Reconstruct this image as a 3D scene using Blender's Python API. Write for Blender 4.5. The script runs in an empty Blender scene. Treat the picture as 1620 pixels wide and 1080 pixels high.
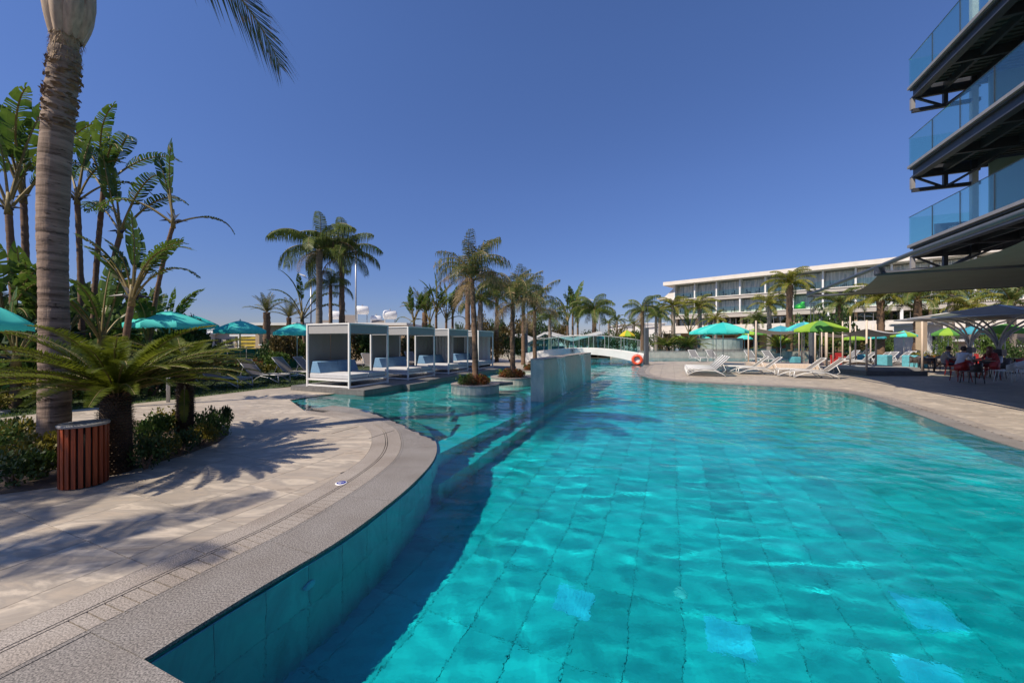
import bpy, math, random
import numpy as np
from mathutils import Vector, Matrix
from mathutils.geometry import tessellate_polygon
random.seed(7)
S = bpy.context.scene
PI = math.pi
F = 600.0                       # focal length in photo pixels (photo 1620 wide)
# ---------------------------------------------------------------- camera, world, sun, exposure
cam = bpy.data.cameras.new('camera')
co = bpy.data.objects.new('camera', cam)
S.collection.objects.link(co)
co.location = (0, 0, 1.6)
co.rotation_euler = (math.radians(90), 0, 0)
cam.lens = 36 * F / 1620
cam.clip_end = 4000
cam.clip_start = .05
S.camera = co
SUN_EL = math.radians(51)
SX, SY = -.81, -.586             # horizontal direction towards the sun
W = bpy.data.worlds.new('World'); S.world = W; W.use_nodes = True
nt = W.node_tree
bg = nt.nodes['Background']
sk = nt.nodes.new('ShaderNodeTexSky'); sk.sky_type = 'NISHITA'; sk.sun_disc = False
sk.sun_elevation = SUN_EL; sk.sun_rotation = math.atan2(SX, SY)
sk.air_density = 1.0; sk.dust_density = .4; sk.ozone_density = 6.0
hs = nt.nodes.new('ShaderNodeHueSaturation'); hs.inputs['Saturation'].default_value = 1.02; hs.inputs['Hue'].default_value = .503
nt.links.new(sk.outputs[0], hs.inputs['Color'])
tcw = nt.nodes.new('ShaderNodeTexCoord'); sep = nt.nodes.new('ShaderNodeSeparateXYZ'); nt.links.new(tcw.outputs['Generated'], sep.inputs[0])
rw = nt.nodes.new('ShaderNodeValToRGB'); ew = rw.color_ramp.elements
ew[0].position = 0.0; ew[0].color = (.66, .60, .72, 1); ew[1].position = .6; ew[1].color = (.86, .92, 1.13, 1)
for p_, c_ in ((.08, (.60, .58, .76)), (.2, (.66, .68, .88)), (.36, (.78, .81, 1.02))):
    q_ = ew.new(p_); q_.color = (*c_, 1)
nt.links.new(sep.outputs[2], rw.inputs[0])
mw = nt.nodes.new('ShaderNodeMixRGB'); mw.blend_type = 'MULTIPLY'; mw.inputs[0].default_value = 1
nt.links.new(hs.outputs[0], mw.inputs[1]); nt.links.new(rw.outputs[0], mw.inputs[2])
nt.links.new(mw.outputs[0], bg.inputs[0]); bg.inputs[1].default_value = .106
sun = bpy.data.lights.new('sun', 'SUN'); so = bpy.data.objects.new('sun', sun); S.collection.objects.link(so)
sun.energy = 5.0; sun.angle = math.radians(.5); sun.color = (1, .885, .73)
sd = Vector((SX, SY, 0)).normalized() * math.cos(SUN_EL) + Vector((0, 0, math.sin(SUN_EL)))
so.rotation_euler = sd.to_track_quat('Z', 'Y').to_euler()
sun.cycles.is_caustics_light = True
S.view_settings.view_transform = 'Standard'; S.view_settings.look = 'None'
S.view_settings.exposure = 0.22; S.view_settings.gamma = 1
S.view_settings.use_curve_mapping = False
S.cycles.use_denoising = True
S.cycles.caustics_reflective = False
S.cycles.max_bounces = 8
S.cycles.transparent_max_bounces = 12
S.cycles.sample_clamp_indirect = 4

# ---------------------------------------------------------------- coordinates
def G(px, py, z=0.0):           # photo pixel on the level z -> x, y
    k = (1.6 - z) / (py - 540.0)
    return ((px - 810.0) * k, F * k)
def XX(px, Y): return (px - 810.0) / F * Y
def ZZ(py, Y): return 1.6 - (py - 540.0) / F * Y
UX, UY = .9231, -.3846          # grid axes of the pool court: u across, n along
NX, NY = .3846, .9231
UANG = math.atan2(UY, UX)
def UN(u, n): return (u * UX + n * NX, u * UY + n * NY)
def toUN(x, y): return (x * UX + y * UY, x * NX + y * NY)

# ---------------------------------------------------------------- materials
def new_mat(name):
    m = bpy.data.materials.new(name); m.use_nodes = True
    return m, m.node_tree, m.node_tree.nodes['Principled BSDF']
def ramp(nt, cols, pos=None):
    r = nt.nodes.new('ShaderNodeValToRGB')
    n = len(cols); e = r.color_ramp.elements
    while len(e) < n: e.new(.5)
    for i, c in enumerate(cols):
        e[i].position = pos[i] if pos else i / (n - 1)
        e[i].color = (*c, 1)
    return r
def tex_coord(nt, kind='Object', scale=(1, 1, 1), rot=(0, 0, 0), rnd=0.0):
    if kind == 'World':
        src = nt.nodes.new('ShaderNodeNewGeometry').outputs['Position']
    else:
        src = nt.nodes.new('ShaderNodeTexCoord').outputs[kind]
    mp = nt.nodes.new('ShaderNodeMapping')
    mp.inputs['Scale'].default_value = scale; mp.inputs['Rotation'].default_value = rot
    nt.links.new(src, mp.inputs['Vector'])
    out = mp.outputs[0]
    if rnd:
        oi = nt.nodes.new('ShaderNodeObjectInfo')
        ml = nt.nodes.new('ShaderNodeMath'); ml.operation = 'MULTIPLY'; ml.inputs[1].default_value = rnd
        nt.links.new(oi.outputs['Random'], ml.inputs[0])
        ad = nt.nodes.new('ShaderNodeVectorMath'); ad.operation = 'ADD'
        cb = nt.nodes.new('ShaderNodeCombineXYZ')
        for k in range(3): nt.links.new(ml.outputs[0], cb.inputs[k])
        nt.links.new(out, ad.inputs[0]); nt.links.new(cb.outputs[0], ad.inputs[1])
        out = ad.outputs[0]
    return out
def noise(nt, vec, scale, detail=4, rough=.55, dist=0.0):
    n = nt.nodes.new('ShaderNodeTexNoise'); n.inputs['Scale'].default_value = scale
    n.inputs['Detail'].default_value = detail; n.inputs['Roughness'].default_value = rough
    n.inputs['Distortion'].default_value = dist
    nt.links.new(vec, n.inputs['Vector']); return n
def add_bump(nt, b, h, strength, dist=.01):
    bp = nt.nodes.new('ShaderNodeBump'); bp.inputs['Strength'].default_value = strength
    bp.inputs['Distance'].default_value = dist
    nt.links.new(h, bp.inputs['Height']); nt.links.new(bp.outputs[0], b.inputs['Normal'])
def M(name, col, rough=.6, var=.18, scale=6, metal=0, bump=.15, objvar=.0, kind='Object', stretch=(1, 1, 1), spec=None, detail=5):
    m, nt, b = new_mat(name)
    v = tex_coord(nt, kind, stretch, rnd=17.0 if kind == 'World' and objvar else 0)
    n = noise(nt, v, scale, detail)
    lo = tuple(c * (1 - var) for c in col); hi = tuple(min(1, c * (1 + var)) for c in col)
    r = ramp(nt, [lo, col, hi], [.3, .5, .7]); nt.links.new(n.outputs[0], r.inputs[0])
    out = r.outputs[0]
    if objvar:
        h = nt.nodes.new('ShaderNodeHueSaturation'); oi = nt.nodes.new('ShaderNodeObjectInfo')
        mr = nt.nodes.new('ShaderNodeMapRange'); mr.inputs['To Min'].default_value = 1 - objvar; mr.inputs['To Max'].default_value = 1 + objvar
        nt.links.new(oi.outputs['Random'], mr.inputs['Value']); nt.links.new(mr.outputs[0], h.inputs['Value'])
        nt.links.new(out, h.inputs['Color']); out = h.outputs[0]
    nt.links.new(out, b.inputs['Base Color'])
    b.inputs['Roughness'].default_value = rough; b.inputs['Metallic'].default_value = metal
    if spec is not None: b.inputs['Specular IOR Level'].default_value = spec
    if bump: add_bump(nt, b, n.outputs[0], bump)
    return m
def leaf_mat(name, dark, light, trans=.35, rough=.5, scale=3.0, dry=None, dryamt=.0):
    m, nt, b = new_mat(name)
    v = tex_coord(nt, 'World', (1, 1, 1))
    n = noise(nt, v, scale, 3)
    r = ramp(nt, [dark, light], [.35, .68]); nt.links.new(n.outputs[0], r.inputs[0])
    out = r.outputs[0]
    if dry:
        n2 = noise(nt, v, scale * 2.7, 2)
        r2 = ramp(nt, [(0, 0, 0), (1, 1, 1)], [.62 - dryamt, .72 - dryamt]); nt.links.new(n2.outputs[0], r2.inputs[0])
        mx = nt.nodes.new('ShaderNodeMixRGB'); mx.inputs[2].default_value = (*dry, 1)
        nt.links.new(r2.outputs[0], mx.inputs[0]); nt.links.new(out, mx.inputs[1]); out = mx.outputs[0]
    nt.links.new(out, b.inputs['Base Color']); b.inputs['Roughness'].default_value = rough
    b.inputs['Specular IOR Level'].default_value = .35
    t = nt.nodes.new('ShaderNodeBsdfTranslucent'); nt.links.new(out, t.inputs[0])
    ms = nt.nodes.new('ShaderNodeMixShader'); ms.inputs[0].default_value = trans
    o = nt.nodes['Material Output']
    nt.links.new(b.outputs[0], ms.inputs[1]); nt.links.new(t.outputs[0], ms.inputs[2]); nt.links.new(ms.outputs[0], o.inputs[0])
    return m
def stone_tile_mat(name, cols, veins=True, rough=.45, bump=.2, rnd=40.0, vs=(1.3, 4.5, 1), objvar=.1):
    m, nt, b = new_mat(name)
    v = tex_coord(nt, 'World', vs, (0, 0, math.atan2(NY, NX) * -1 + PI / 2 + PI / 2 * 0), rnd=rnd)
    n = noise(nt, v, .9, 8, .6, 1.1)
    r = ramp(nt, cols); e = r.color_ramp.elements
    k = len(cols)
    for i in range(k): e[i].position = .28 + .44 * i / (k - 1)
    nt.links.new(n.outputs[0], r.inputs[0])
    v2 = tex_coord(nt, 'World', (1, 1, 1))
    n2 = noise(nt, v2, 1.1, 5, .6)
    mr = nt.nodes.new('ShaderNodeMapRange'); mr.inputs['From Min'].default_value = .3; mr.inputs['From Max'].default_value = .7
    mr.inputs['To Min'].default_value = .86; mr.inputs['To Max'].default_value = 1.1
    nt.links.new(n2.outputs[0], mr.inputs['Value'])
    oi = nt.nodes.new('ShaderNodeObjectInfo')
    m2 = nt.nodes.new('ShaderNodeMapRange'); m2.inputs['To Min'].default_value = 1 - objvar; m2.inputs['To Max'].default_value = 1 + objvar
    nt.links.new(oi.outputs['Random'], m2.inputs['Value'])
    mu = nt.nodes.new('ShaderNodeMath'); mu.operation = 'MULTIPLY'
    nt.links.new(mr.outputs[0], mu.inputs[0]); nt.links.new(m2.outputs[0], mu.inputs[1])
    h = nt.nodes.new('ShaderNodeHueSaturation'); nt.links.new(mu.outputs[0], h.inputs['Value']); nt.links.new(r.outputs[0], h.inputs['Color'])
    nt.links.new(h.outputs[0], b.inputs['Base Color'])
    n3 = noise(nt, v2, 60, 3)
    mr3 = nt.nodes.new('ShaderNodeMapRange'); mr3.inputs['To Min'].default_value = rough - .1; mr3.inputs['To Max'].default_value = rough + .15
    nt.links.new(n.outputs[0], mr3.inputs['Value']); nt.links.new(mr3.outputs[0], b.inputs['Roughness'])
    ad = nt.nodes.new('ShaderNodeMath'); ad.operation = 'ADD'; nt.links.new(n.outputs[0], ad.inputs[0]); nt.links.new(n3.outputs[0], ad.inputs[1])
    add_bump(nt, b, ad.outputs[0], bump, .004)
    return m
def granite_mat(name, a, c, scale=260):
    m, nt, b = new_mat(name)
    v = tex_coord(nt, 'World')
    n = noise(nt, v, scale, 2, .7); n2 = noise(nt, v, 1.6, 5)
    r = ramp(nt, [a, c], [.36, .64]); nt.links.new(n.outputs[0], r.inputs[0])
    r2 = ramp(nt, [(.78, .74, .7), (1.08, 1.08, 1.08)], [.3, .7]); nt.links.new(n2.outputs[0], r2.inputs[0])
    mx = nt.nodes.new('ShaderNodeMixRGB'); mx.blend_type = 'MULTIPLY'; mx.inputs[0].default_value = 1
    nt.links.new(r.outputs[0], mx.inputs[1]); nt.links.new(r2.outputs[0], mx.inputs[2])
    nt.links.new(mx.outputs[0], b.inputs['Base Color']); b.inputs['Roughness'].default_value = .62
    add_bump(nt, b, n.outputs[0], .25, .003)
    return m
def glass_mat(name, tint, rough=.02, mix=.5):
    m, nt, b = new_mat(name)                   # thin sheet glass: tinted see-through plus a mirror coat
    nt.nodes.remove(b)
    tr = nt.nodes.new('ShaderNodeBsdfTransparent'); tr.inputs[0].default_value = (*tint, 1)
    gl = nt.nodes.new('ShaderNodeBsdfGlossy'); gl.inputs['Roughness'].default_value = rough
    gl.inputs['Color'].default_value = (.9, .97, .97, 1)
    fr = nt.nodes.new('ShaderNodeFresnel'); fr.inputs[0].default_value = 1.5
    ml = nt.nodes.new('ShaderNodeMath'); ml.operation = 'MULTIPLY_ADD'; ml.inputs[1].default_value = .45; ml.inputs[2].default_value = mix
    nt.links.new(fr.outputs[0], ml.inputs[0])
    ms = nt.nodes.new('ShaderNodeMixShader'); nt.links.new(ml.outputs[0], ms.inputs[0])
    nt.links.new(tr.outputs[0], ms.inputs[1]); nt.links.new(gl.outputs[0], ms.inputs[2])
    nt.links.new(ms.outputs[0], nt.nodes['Material Output'].inputs[0])
    return m

MT = {}
MT['deck_tile'] = stone_tile_mat('deck_tile', [(.20, .165, .13), (.40, .335, .265), (.31, .27, .225), (.50, .43, .345), (.27, .225, .18)], objvar=.05, rough=.55)
MT['deck_grout'] = M('deck_grout', (.16, .14, .12), .9, .2, 30)
MT['granite'] = granite_mat('granite', (.07, .066, .062), (.36, .335, .31), 105)
MT['granite_pale'] = granite_mat('granite_pale', (.14, .125, .11), (.46, .41, .36), 110)
MT['slot'] = M('slot', (.025, .022, .02), .9, .2, 30, bump=0)
MT['pool_tile'] = stone_tile_mat('pool_tile', [(.05, .35, .37), (.08, .50, .52), (.12, .62, .62), (.06, .42, .44)], objvar=.13, rough=.5, bump=.05)
MT['pool_pale'] = stone_tile_mat('pool_pale', [(.30, .40, .38), (.42, .50, .46), (.50, .56, .50), (.36, .46, .43)], objvar=.08, rough=.5, bump=.05)
MT['pool_grout'] = M('pool_grout', (.03, .25, .27), .9, .1, 30, bump=0)
MT['stone_wall'] = stone_tile_mat('stone_wall', [(.30, .31, .28), (.44, .44, .38), (.52, .50, .43), (.36, .36, .32)], rough=.5, vs=(3, 3, 1.2), objvar=.09)
MT['green_stone'] = stone_tile_mat('green_stone', [(.20, .26, .24), (.28, .34, .31), (.36, .41, .37), (.24, .30, .275)], rough=.35, vs=(2, 2, 1.2), objvar=.05)
MT['grey_board'] = M('grey_board', (.15, .145, .14), .6, .2, 5, kind='World', objvar=.1, stretch=(1, 6, 1))
MT['white'] = M('white_paint', (.76, .75, .73), .35, .05, 4)
MT['hotel_white'] = M('hotel_white_render', (.70, .64, .57), .8, .08, 1.2, kind='World')
MT['white_matt'] = M('white_render', (.74, .72, .69), .8, .08, 1.2, kind='World')
MT['fabric'] = M('grey_fabric', (.33, .33, .33), .85, .08, 60, bump=.2)
MT['fabric_dark'] = M('dark_fabric', (.19, .19, .19), .85, .12, 60, bump=.2)
MT['cushion'] = M('cushion_white', (.50, .50, .51), .85, .06, 8, bump=.15)
MT['blue'] = M('blue_canvas', (.16, .30, .46), .8, .1, 12, bump=.15)
MT['sling'] = M('sling_fabric', (.20, .175, .155), .75, .12, 90, bump=.2)
MT['pole'] = M('pole_aluminium', (.42, .42, .42), .4, .1, 6, metal=.3)
MT['dark_metal'] = M('dark_metal', (.055, .06, .075), .45, .15, 4, metal=.2)
MT['post_grey'] = M('post_grey', (.10, .11, .125), .45, .12, 4, metal=.2)
MT['glass'] = glass_mat('clear_glass', (.80, .93, .92), mix=.01)
MT['glass_teal'] = glass_mat('teal_glass', (.60, .85, .86), mix=.02)
MT['glass_tower'] = glass_mat('tower_glass', (.83, .97, .925), mix=.02)
MT['red_metal'] = M('orange_red_plastic', (.75, .085, .03), .35, .08, 6)
MT['sand_pole'] = M('pale_timber_pole', (.62, .50, .40), .6, .12, 5, stretch=(6, 6, .6))

# ---------------------------------------------------------------- mesh builder
class MB:
    def __init__(s): s.v = []; s.f = []; s.m = []
    def add(s, v, f, mi=0):
        o = len(s.v); s.v += [tuple(p) for p in v]
        s.f += [tuple(i + o for i in q) for q in f]; s.m += [mi] * len(f); return s
    def box(s, c, d, rz=0.0, mi=0, rx=0.0, ry=0.0):
        R = Matrix.Rotation(rz, 3, 'Z') @ Matrix.Rotation(ry, 3, 'Y') @ Matrix.Rotation(rx, 3, 'X')
        v = []
        for k in range(8):
            p = Vector(((k & 1) - .5, ((k >> 1) & 1) - .5, (k >> 2) - .5)); p = Vector((p.x * d[0], p.y * d[1], p.z * d[2]))
            v.append(R @ p + Vector(c))
        return s.add(v, [(0, 2, 3, 1), (4, 5, 7, 6), (0, 1, 5, 4), (2, 6, 7, 3), (0, 4, 6, 2), (1, 3, 7, 5)], mi)
    def tube(s, pts, r, n=6, mi=0, cap=True, sq=False):
        pts = [Vector(p) for p in pts]; k = len(pts); v = []
        up = Vector((0, 0, 1)); prev = None
        for i, p in enumerate(pts):
            t = (pts[min(i + 1, k - 1)] - pts[max(i - 1, 0)]).normalized()
            a = up.cross(t) if abs(t.z) < .95 else (prev if prev is not None else Vector((1, 0, 0)))
            if prev is not None and a.dot(prev) < 0: a = -a
            a = (a - t * a.dot(t)).normalized(); prev = a; b = t.cross(a)
            rr = r[i] if isinstance(r, (list, tuple)) else r
            for j in range(n):
                w = 2 * PI * (j + (.5 if sq else 0)) / n
                v.append(p + a * math.cos(w) * rr + b * math.sin(w) * rr)
        f = [(i * n + j, i * n + (j + 1) % n, (i + 1) * n + (j + 1) % n, (i + 1) * n + j) for i in range(k - 1) for j in range(n)]
        if cap: f += [tuple(range(n - 1, -1, -1)), tuple(range((k - 1) * n, k * n))]
        return s.add(v, f, mi)
    def lathe(s, prof, n=16, c=(0, 0, 0), mi=0):
        v = []; f = []
        for (r, z) in prof:
            for j in range(n):
                w = 2 * PI * j / n; v.append((c[0] + r * math.cos(w), c[1] + r * math.sin(w), c[2] + z))
        k = len(prof)
        f = [(i * n + j, i * n + (j + 1) % n, (i + 1) * n + (j + 1) % n, (i + 1) * n + j) for i in range(k - 1) for j in range(n)]
        return s.add(v, f, mi)
    def prism(s, poly, z0, z1, mi=0, bottom=True):
        n = len(poly); zt = z1 if callable(z1) else (lambda x, y: z1)
        v = [(x, y, z0) for x, y in poly] + [(x, y, zt(x, y)) for x, y in poly]
        ar = sum(poly[i][0] * poly[(i + 1) % n][1] - poly[(i + 1) % n][0] * poly[i][1] for i in range(n))
        T = tessellate_polygon([[Vector((x, y, 0)) for x, y in poly]])
        f = []
        for t in T:
            a, b, c = (Vector((*poly[i], 0)) for i in t)
            if (b - a).cross(c - a).z < 0: t = (t[0], t[2], t[1])
            f.append(tuple(i + n for i in t))
            if bottom: f.append((t[0], t[2], t[1]))
        for i in range(n):
            j = (i + 1) % n
            f.append((i, j, j + n, i + n) if ar > 0 else (j, i, i + n, j + n))
        return s.add(v, f, mi)
    def quad(s, a, b, c, d, mi=0): return s.add([a, b, c, d], [(0, 1, 2, 3)], mi)
    def mesh(s, name, mats, smooth=False):
        me = bpy.data.meshes.new(name); me.from_pydata(s.v, [], s.f)
        for m in (mats if isinstance(mats, (list, tuple)) else [mats]):
            me.materials.append(MT[m] if isinstance(m, str) else m)
        if any(s.m): me.polygons.foreach_set('material_index', s.m)
        if smooth:
            me.polygons.foreach_set('use_smooth', [True] * len(s.f))
        me.update(); return me
    def build(s, name, mats, parent=None, smooth=False, loc=None, rz=0.0, **kw):
        return link(name, s.mesh(name, mats, smooth), parent, loc, rz, **kw)
def link(name, data, parent=None, loc=None, rz=0.0, label=None, cat=None, group=None, kind=None, rec=False, rot=None):
    o = bpy.data.objects.new(name, data); S.collection.objects.link(o)
    if parent is not None: o.parent = parent
    if loc is not None: o.location = loc
    if rot is not None: o.rotation_euler = rot
    elif rz: o.rotation_euler = (0, 0, rz)
    if label: o['label'] = label
    if cat: o['category'] = cat
    if group: o['group'] = group
    if kind: o['kind'] = kind
    if rec: o.cycles.is_caustics_receiver = True
    return o
def thing(name, label, cat, loc=(0, 0, 0), rz=0.0, group=None):
    return link(name, None, None, loc, rz, label, cat, group)
KIDS = {}
def copy_thing(src, loc, rz=0.0, label=None, group=None, scale=None):
    ch = {}
    for o in S.collection.objects:
        if o.parent: ch.setdefault(o.parent.name, []).append(o)
    def rec(o, par):
        c = o.copy(); S.collection.objects.link(c)
        if par is not None: c.parent = par; c.matrix_parent_inverse = o.matrix_parent_inverse
        for k in ch.get(o.name, []): rec(k, c)
        return c
    r = rec(src, None); r.location = loc; r.rotation_euler = (0, 0, rz)
    if label: r['label'] = label
    if group: r['group'] = group
    if scale: r.scale = (scale,) * 3
    return r

# ---------------------------------------------------------------- pool outline
def catmull(P, m=8):
    out = []
    for i in range(len(P) - 1):
        p0 = P[max(i - 1, 0)]; p1 = P[i]; p2 = P[i + 1]; p3 = P[min(i + 2, len(P) - 1)]
        for k in range(m):
            t = k / m
            out.append(tuple(.5 * (2 * p1[a] + (p2[a] - p0[a]) * t + (2 * p0[a] - 5 * p1[a] + 4 * p2[a] - p3[a]) * t * t + (3 * p1[a] - p0[a] - 3 * p2[a] + p3[a]) * t ** 3) for a in (0, 1)))
    out.append(P[-1]); return out
inner_pts = [(-1.856, 1.912), (-1.645, 2.46), (-1.40, 3.03), (-1.228, 3.68), (-1.11, 4.35), (-1.06, 5.1), (-1.14, 5.76), (-1.34, 6.45), (-1.66, 7.2), (-2.15, 7.9), (-2.85, 8.55), (-3.6, 9.05), (-4.5, 9.5)]
INNER = catmull(inner_pts, 8)
K0 = (-4.42, 11.33)             # front corner of the daybed platform
PE = (K0[0] + NX * 12.1, K0[1] + NY * 12.1)
RIGHT = [(6.2, .5), (6.75, 3.0), (7.58, 5.61), (8.24, 7.06), (9.16, 8.73), (10.1, 10.6), (10.5, 11.8), (10.45, 12.7), (9.9, 13.3), (8.72, 13.95), (7.46, 14.7), (6.5, 15.6), (6.1, 16.7), (6.15, 18.2), (6.63, 20.1), (7.6, 22.6), (8.6, 24.9), (9.1, 26.3)]
RIGHTC = catmull(RIGHT, 5)
def _off(poly, d):
    out = []
    for i, p in enumerate(poly):
        a = poly[max(i - 1, 0)]; b = poly[min(i + 1, len(poly) - 1)]; dx, dy = b[0] - a[0], b[1] - a[1]; L = math.hypot(dx, dy); out.append((p[0] - dy / L * d, p[1] + dx / L * d))
    return out
POOL = [p for p in INNER if p[1] < 6.55] + [q for p, q in zip(INNER, _off(INNER, .975)) if p[1] > 6.55 and q[0] > -4.6] + [(-6.1, 10.4), (-5.46, 11.7), K0, PE, (2.2, 23.0), (1.6, 29.0), (.5, 37.2), (30.0, 37.2), (29.0, 30.6), (10.6, 30.6), (9.6, 27.6)] + list(reversed(RIGHTC)) + [(5.6, -1.2)]
WZ = -.022                        # water level
DZ = -1.25                       # deep floor

def clip_poly(poly, axis, val, keep_less):
    out = []; n = len(poly)
    for i in range(n):
        a = poly[i]; b = poly[(i + 1) % n]
        ia = (a[axis] <= val) == keep_less or a[axis] == val; ib = (b[axis] <= val) == keep_less or b[axis] == val
        if ia: out.append(a)
        if ia != ib and a[axis] != b[axis]:
            t = (val - a[axis]) / (b[axis] - a[axis]); o = 1 - axis
            p = [0, 0]; p[axis] = val; p[o] = a[o] + t * (b[o] - a[o]); out.append(tuple(p))
    return out
def poly_area(p): return abs(sum(p[i][0] * p[(i + 1) % len(p)][1] - p[(i + 1) % len(p)][0] * p[i][1] for i in range(len(p)))) / 2
def clean(p):
    out = []
    for q in p:
        if not out or (abs(q[0] - out[-1][0]) + abs(q[1] - out[-1][1])) > 1e-4: out.append(q)
    if len(out) > 1 and (abs(out[0][0] - out[-1][0]) + abs(out[0][1] - out[-1][1])) < 1e-4: out.pop()
    return out
def tiles(name, poly, z, su, sn, mat, parent, thick=.012, gap=.004, limit=300, u0=0.0, n0=0.0, rec=False, stagger=0.0, jit=.0006, minarea=.004, ref=(0, 0), maxd=60, restname=None):
    P = [toUN(x, y) for x, y in poly]
    us = [p[0] for p in P]; ns = [p[1] for p in P]
    cells = []
    j0 = math.floor((min(ns) - n0) / sn); j1 = math.ceil((max(ns) - n0) / sn)
    for j in range(j0, j1):
        row = clip_poly(clip_poly(P, 1, n0 + j * sn + gap / 2, False), 1, n0 + (j + 1) * sn - gap / 2, True)
        if len(row) < 3: continue
        off = u0 + stagger * su * (j % 2)
        ru = [p[0] for p in row]
        for i in range(math.floor((min(ru) - off) / su), math.ceil((max(ru) - off) / su)):
            c = clip_poly(clip_poly(row, 0, off + i * su + gap / 2, False), 0, off + (i + 1) * su - gap / 2, True)
            c = clean(c)
            if len(c) < 3 or poly_area(c) < minarea: continue
            cx, cy = UN(off + (i + .5) * su, n0 + (j + .5) * sn)
            if cy < -1.5: continue
            cells.append((math.hypot(cx - ref[0], cy - ref[1]), [UN(*p) for p in c]))
    cells.sort(key=lambda c: c[0])
    rest = MB()
    for k, (d, c) in enumerate(cells):
        if d > maxd: continue
        h = random.uniform(-jit, jit)
        if k < limit:
            cx = sum(p[0] for p in c) / len(c); cy = sum(p[1] for p in c) / len(c)
            mb = MB(); mb.prism([(x - cx, y - cy) for x, y in c], -thick, 0, bottom=False)
            mb.build(name, mat, parent, loc=(cx, cy, z + h), rec=rec)
        else: rest.prism(c, z - thick, z + h, bottom=False)
    if rest.f: rest.build(restname or name + '_field', mat, parent, kind='stuff', rec=rec)
    return cells
def sheet(name, outer, holes, z, mat, parent=None, kind='structure', rec=False):
    loops = [[Vector((x, y, 0)) for x, y in L] for L in [outer] + holes]
    T = tessellate_polygon(loops); v = [(p.x, p.y, z) for L in loops for p in L]
    f = []
    for t in T:
        a, b, c = (Vector(v[i]) for i in t)
        f.append(t if (b - a).cross(c - a).z > 0 else (t[0], t[2], t[1]))
    mb = MB(); mb.add(v, f); return mb.build(name, mat, parent, kind=kind, rec=rec)
# ================================================================ THE POOL AND THE GROUND
def pts_in(poly, X, Y):
    P = np.array(poly); n = len(P); inside = np.zeros(X.shape, bool)
    for i in range(n):
        x1, y1 = P[i]; x2, y2 = P[(i + 1) % n]
        if y1 == y2: continue
        c = ((y1 > Y) != (y2 > Y)) & (X < (x2 - x1) * (Y - y1) / (y2 - y1) + x1)
        inside ^= c
    return inside
MT['soil'] = M('soil', (.10, .07, .045), .95, .35, 9, kind='World', bump=.6)
MT['lawn_base'] = M('lawn_base', (.035, .055, .015), .95, .35, 3, kind='World', bump=.3)
MT['far_ground'] = M('dry_ground', (.20, .17, .12), .95, .3, .3, kind='World', bump=.2)
PX = [p[0] for p in POOL]
sheet('ground', [(-900, -400), (1200, -400), (1200, 3000), (-900, 3000)], [POOL], -.03, 'far_ground')
# offset polylines
def offset(poly, d):
    out = []
    for i, p in enumerate(poly):
        a = poly[max(i - 1, 0)]; b = poly[min(i + 1, len(poly) - 1)]
        dx, dy = b[0] - a[0], b[1] - a[1]; L = math.hypot(dx, dy)
        out.append((p[0] - dy / L * d, p[1] + dx / L * d))
    return out
def arclen(poly):
    s = [0]
    for a, b in zip(poly, poly[1:]): s.append(s[-1] + math.dist(a, b))
    return s
def resample(poly, step):
    s = arclen(poly); n = max(2, int(s[-1] / step) + 1); out = []; k = 0
    for i in range(n):
        t = s[-1] * i / (n - 1)
        while k < len(s) - 2 and s[k + 1] < t: k += 1
        w = (t - s[k]) / (s[k + 1] - s[k]); out.append((poly[k][0] + (poly[k + 1][0] - poly[k][0]) * w, poly[k][1] + (poly[k + 1][1] - poly[k][1]) * w))
    return out
def strip_stones(name, poly, d0, d1, mat, parent, seg, zf=lambda x, y: 0.0, thick=.05, gap=.004, sub=3, rec=False, n_max=999, skip=0):
    base = resample(poly, seg / sub); A = offset(base, d0); B = offset(base, d1)
    L = arclen(base)[-1] / (len(base) - 1); g = gap / L / 2; made = []
    for i in range(skip * sub, len(base) - 1, sub):
        e = min(i + sub, len(base) - 1)
        if len(made) >= n_max: break
        def at(P, k, w): return (P[k][0] + (P[k + 1][0] - P[k][0]) * w, P[k][1] + (P[k + 1][1] - P[k][1]) * w)
        a = [at(A, i, g)] + A[i + 1:e] + [at(A, e - 1, 1 - g)]; b = [at(B, i, g)] + B[i + 1:e] + [at(B, e - 1, 1 - g)]
        c = (sum(p[0] for p in a + b) / len(a + b), sum(p[1] for p in a + b) / len(a + b))
        mb = MB(); v = []; m = len(a)
        for p in a + b: v.append((p[0] - c[0], p[1] - c[1], zf(*p)))
        for p in a + b: v.append((p[0] - c[0], p[1] - c[1], zf(*p) - thick))
        f = []
        for k in range(m - 1):
            f.append((k, k + 1, m + k + 1, m + k) if d1 > d0 else (k, m + k, m + k + 1, k + 1))
        q = list(range(m)) + list(range(2 * m - 1, m - 1, -1))
        for k in range(len(q)):
            x, y = q[k], q[(k + 1) % len(q)]; f.append((x, x + 2 * m, y + 2 * m, y) if d1 > d0 else (y, y + 2 * m, x + 2 * m, x))
        mb.add(v, f); made.append(mb.build(name, mat, parent, loc=(c[0], c[1], 0), rec=rec))
    return made
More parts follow.
